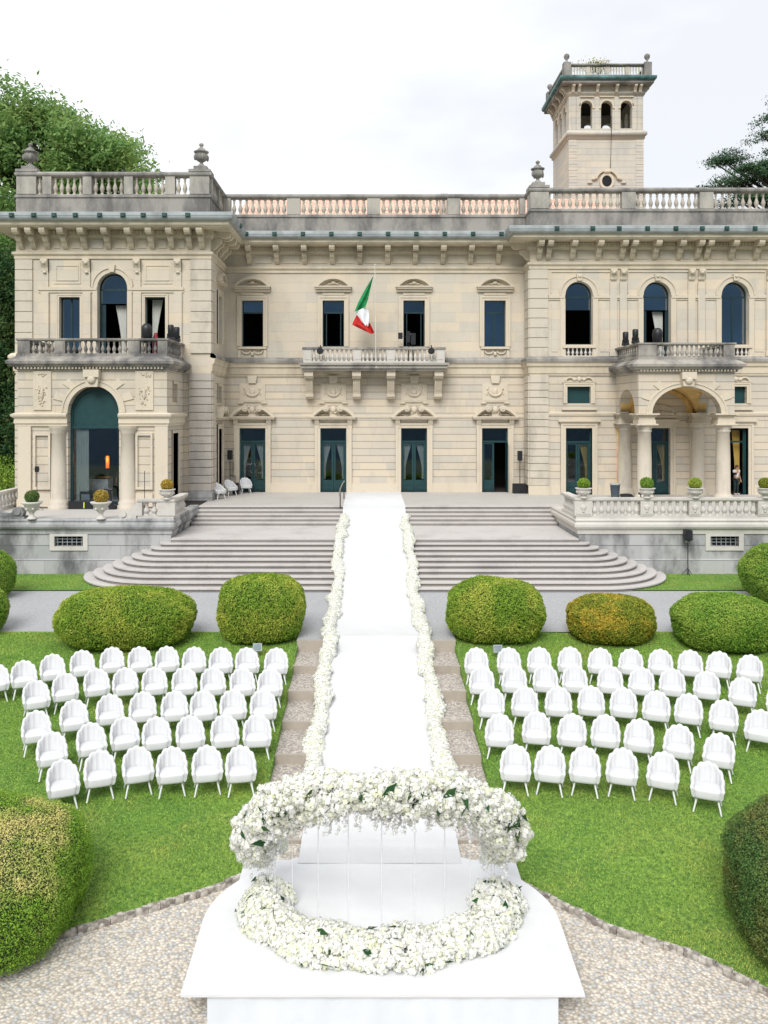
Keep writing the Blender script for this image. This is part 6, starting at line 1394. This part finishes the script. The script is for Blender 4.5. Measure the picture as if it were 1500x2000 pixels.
# ================================================================== FLAG
FG = empty('flag', (.05, 46.6, 7.0), 'green, white and red tricolour flag hanging from a white pole on the balcony', 'flag')
MB().tube([(.12, 46.6, 6.9), (.06, 46.6, 12.5)], [.03, .022], 8).ball((.06, 46.6, 12.55), .05).build('pole', plain('white_pole', (.7, .68, .64), .4), FG)
def zz(y): return 4.64-(y-800)*46.55/1666
def xx(x): return (x-724)*46.55/1666-.17
top = [(728, 541), (722, 548), (716, 560), (710, 572), (704, 585), (698, 598), (693, 609)]
def flagpart(name, L_, R_, col, amp=.12):
    n1, n2 = 14, 16; V = []; F = []
    for i in range(n1+1):
        u = i/n1*(len(L_)-1); k = min(int(u), len(L_)-2); f = u-k; l = (L_[k][0]*(1-f)+L_[k+1][0]*f, L_[k][1]*(1-f)+L_[k+1][1]*f); r = (R_[k][0]*(1-f)+R_[k+1][0]*f, R_[k][1]*(1-f)+R_[k+1][1]*f)
        for j in range(n2+1):
            s_ = j/n2; X = l[0]*(1-s_)+r[0]*s_; Y = l[1]*(1-s_)+r[1]*s_; V.append((xx(X), 46.5+amp*sin(s_*7+i*.3)*(.4+i/n1*.6), zz(Y)))
    for i in range(n1):
        for j in range(n2): a_ = i*(n2+1)+j; F.append((a_, a_+1, a_+n2+2, a_+n2+1))
    npmesh(name, V, F, col, FG, smooth=True)
flagpart('green_stripe', [(728, 541), (712, 567), (700, 590), (692, 610)], [(729, 541), (724, 562), (719, 585), (714, 600)], plain('flag_green', (.01, .27, .08), .8, .2, 4))
flagpart('white_stripe', [(692, 610), (697, 616), (704, 626), (714, 637)], [(714, 600), (720, 608), (721, 622), (719, 638)], plain('flag_white', (.78, .79, .82), .8, .03, 4))
flagpart('red_stripe', [(697, 615), (687, 634), (707, 644), (726, 653)], [(700, 619), (716, 636), (722, 630), (731, 650)], plain('flag_red', (.62, .02, .015), .8, .2, 4))
# ================================================================== PEOPLE
def person(x, y, z, rz, label, top, legs, shoes, H=1.68, bow=.0, arms=((.24, .05, .95), (.24, -.1, .98)), name='person'):
    S = empty(name, (x, y, z), label, 'person', rz=0); s = H/1.7
    Rm = Matrix.Translation((x, y, z)) @ Matrix.Rotation(rz, 4, 'Z') @ Matrix.Scale(s, 4)
    def skinned(nm, pts, edges, rad, mat, root=0):
        me = bpy.data.meshes.new(nm); me.from_pydata([tuple(Rm @ Vector(p)) for p in pts], edges, []); ob = bpy.data.objects.new(nm, me); COL.objects.link(ob)
        md = ob.modifiers.new('skin', 'SKIN'); ob.modifiers.new('sub', 'SUBSURF').levels = 1; ob.modifiers['sub'].render_levels = 1
        for v, r in zip(me.skin_vertices[0].data, rad): v.radius = (r[0]*s, r[1]*s) if hasattr(r, '__len__') else (r*s, r*s)
        me.skin_vertices[0].data[root].use_root = True; me.materials.append(mat); ob.data.materials.clear() if False else None
        return attach(ob, S)
    b = bow
    (ax, ay, azz), (bx, by, bz_) = arms
    # body: one continuous surface (pelvis, spine, neck, head, arms with hands, legs)
    P = [(0, 0, .93), (0, .0, 1.12), (0, -b*.3, 1.34), (0, -b*.6, 1.44), (0, -b, 1.52), (0, -b*1.3, 1.6),
         (-.17, -b*.4, 1.39), (-.22, ay+.05, 1.14), (-ax, ay-.05, azz), (.17, -b*.4, 1.39), (.22, by+.05, 1.14), (bx, by-.05, bz_),
         (-.09, 0, .88), (-.10, -.02, .48), (-.10, .02, .08), (-.10, -.13, .04), (.09, 0, .88), (.11, .02, .48), (.12, .05, .08), (.12, -.09, .04)]
    E = [(0, 1), (1, 2), (2, 3), (3, 4), (4, 5), (2, 6), (6, 7), (7, 8), (2, 9), (9, 10), (10, 11), (0, 12), (12, 13), (13, 14), (14, 15), (0, 16), (16, 17), (17, 18), (18, 19)]
    Rd = [(.13, .1), (.12, .09), (.14, .09), .055, .085, .09, .06, .04, .03, .06, .04, .03, .085, .055, .04, .035, .085, .055, .04, .035]
    B = skinned('body', P, E, Rd, M['skin'])
    skinned('top', [P[0], P[1], P[2], (0, -b*.5, 1.42), P[6], (-.20, (ay)*.5, 1.26), P[9], (.20, by*.5, 1.26)], [(0, 1), (1, 2), (2, 3), (2, 4), (4, 5), (2, 6), (6, 7)], [(.15, .115), (.14, .105), (.16, .11), .07, .075, .06, .075, .06], top)
    skinned('trousers', [(0, 0, .95), P[12], P[13], (-.10, .02, .1), P[16], P[17], (.12, .05, .1)], [(0, 1), (1, 2), (2, 3), (0, 4), (4, 5), (5, 6)], [(.15, .12), .1, .07, .055, .1, .07, .055], legs)
    mb = MB()
    for q in (P[15], P[19]): w_ = Rm @ Vector((q[0], q[1]+.04, .045)); mb.ball(tuple(w_), (.05*s, .12*s, .045*s), 10, 6)
    mb.build('shoes', shoes, S)
    mb = MB(); h_ = Rm @ Vector((0, -b*1.2+.02, 1.63)); mb.ball(tuple(h_), (.095*s, .105*s, .10*s), 12, 8); h_ = Rm @ Vector((0, -b+.07, 1.53)); mb.ball(tuple(h_), (.075*s, .06*s, .1*s), 10, 6); mb.build('hair', M['hair'], S)
    # face
    mb = MB(); f_ = Rm @ Vector((0, -b*1.25-.105, 1.565)); mb.ball(tuple(f_), (.012, .02, .02), 6, 5); mb.build('nose', M['skin'], S)
    # hands: palm, four fingers and thumb
    for hx, hy, hz_ in (P[8], P[11]):
        mb = MB(); w_ = Rm @ Vector((hx, hy-.02, hz_-.04)); mb.ball(tuple(w_), (.035, .022, .05), 8, 6)
        for k in range(4): f0 = w_+Vector(((k-1.5)*.016, -.005, -.04)); mb.tube([tuple(f0), tuple(f0+Vector((0, -.012, -.03-.004*(k in (1, 2))))), tuple(f0+Vector((0, -.03, -.05-.006*(k in (1, 2)))))], [.009, .008, .006], 6)
        mb.tube([tuple(w_+Vector((.03 if hx < 0 else -.03, -.01, .0))), tuple(w_+Vector((.045 if hx < 0 else -.045, -.03, -.03)))], [.01, .008], 6); mb.build('hand', M['skin'], S)
    return S
wt = plain('white_shirt_cloth', (.72, .7, .68), .85); dk = plain('dark_green_trousers', (.01, .03, .03), .85); bk = M['black_matte']
Pn = person(19.72, 46.45, 0, .25, 'woman in white top and dark trousers looking down in the far right doorway', wt, dk, plain('white_shoes', (.75, .74, .72), .5), 1.62, .07, ((.2, -.16, 1.12), (.25, -.02, .86)))
MB().box(19.5, 19.66, 46.2, 46.3, 1.1, 1.22).build('strap_bag', M['black'], Pn)
person(-6.5, 49.0, 0, .0, 'person in black clothes standing behind the glass of the leftmost door', bk, bk, bk, 1.75, .0)
person(-12.75, 43.0, 0, .2, 'bartender in dark clothes behind the white bar counter inside', bk, bk, bk, 1.72, .03)
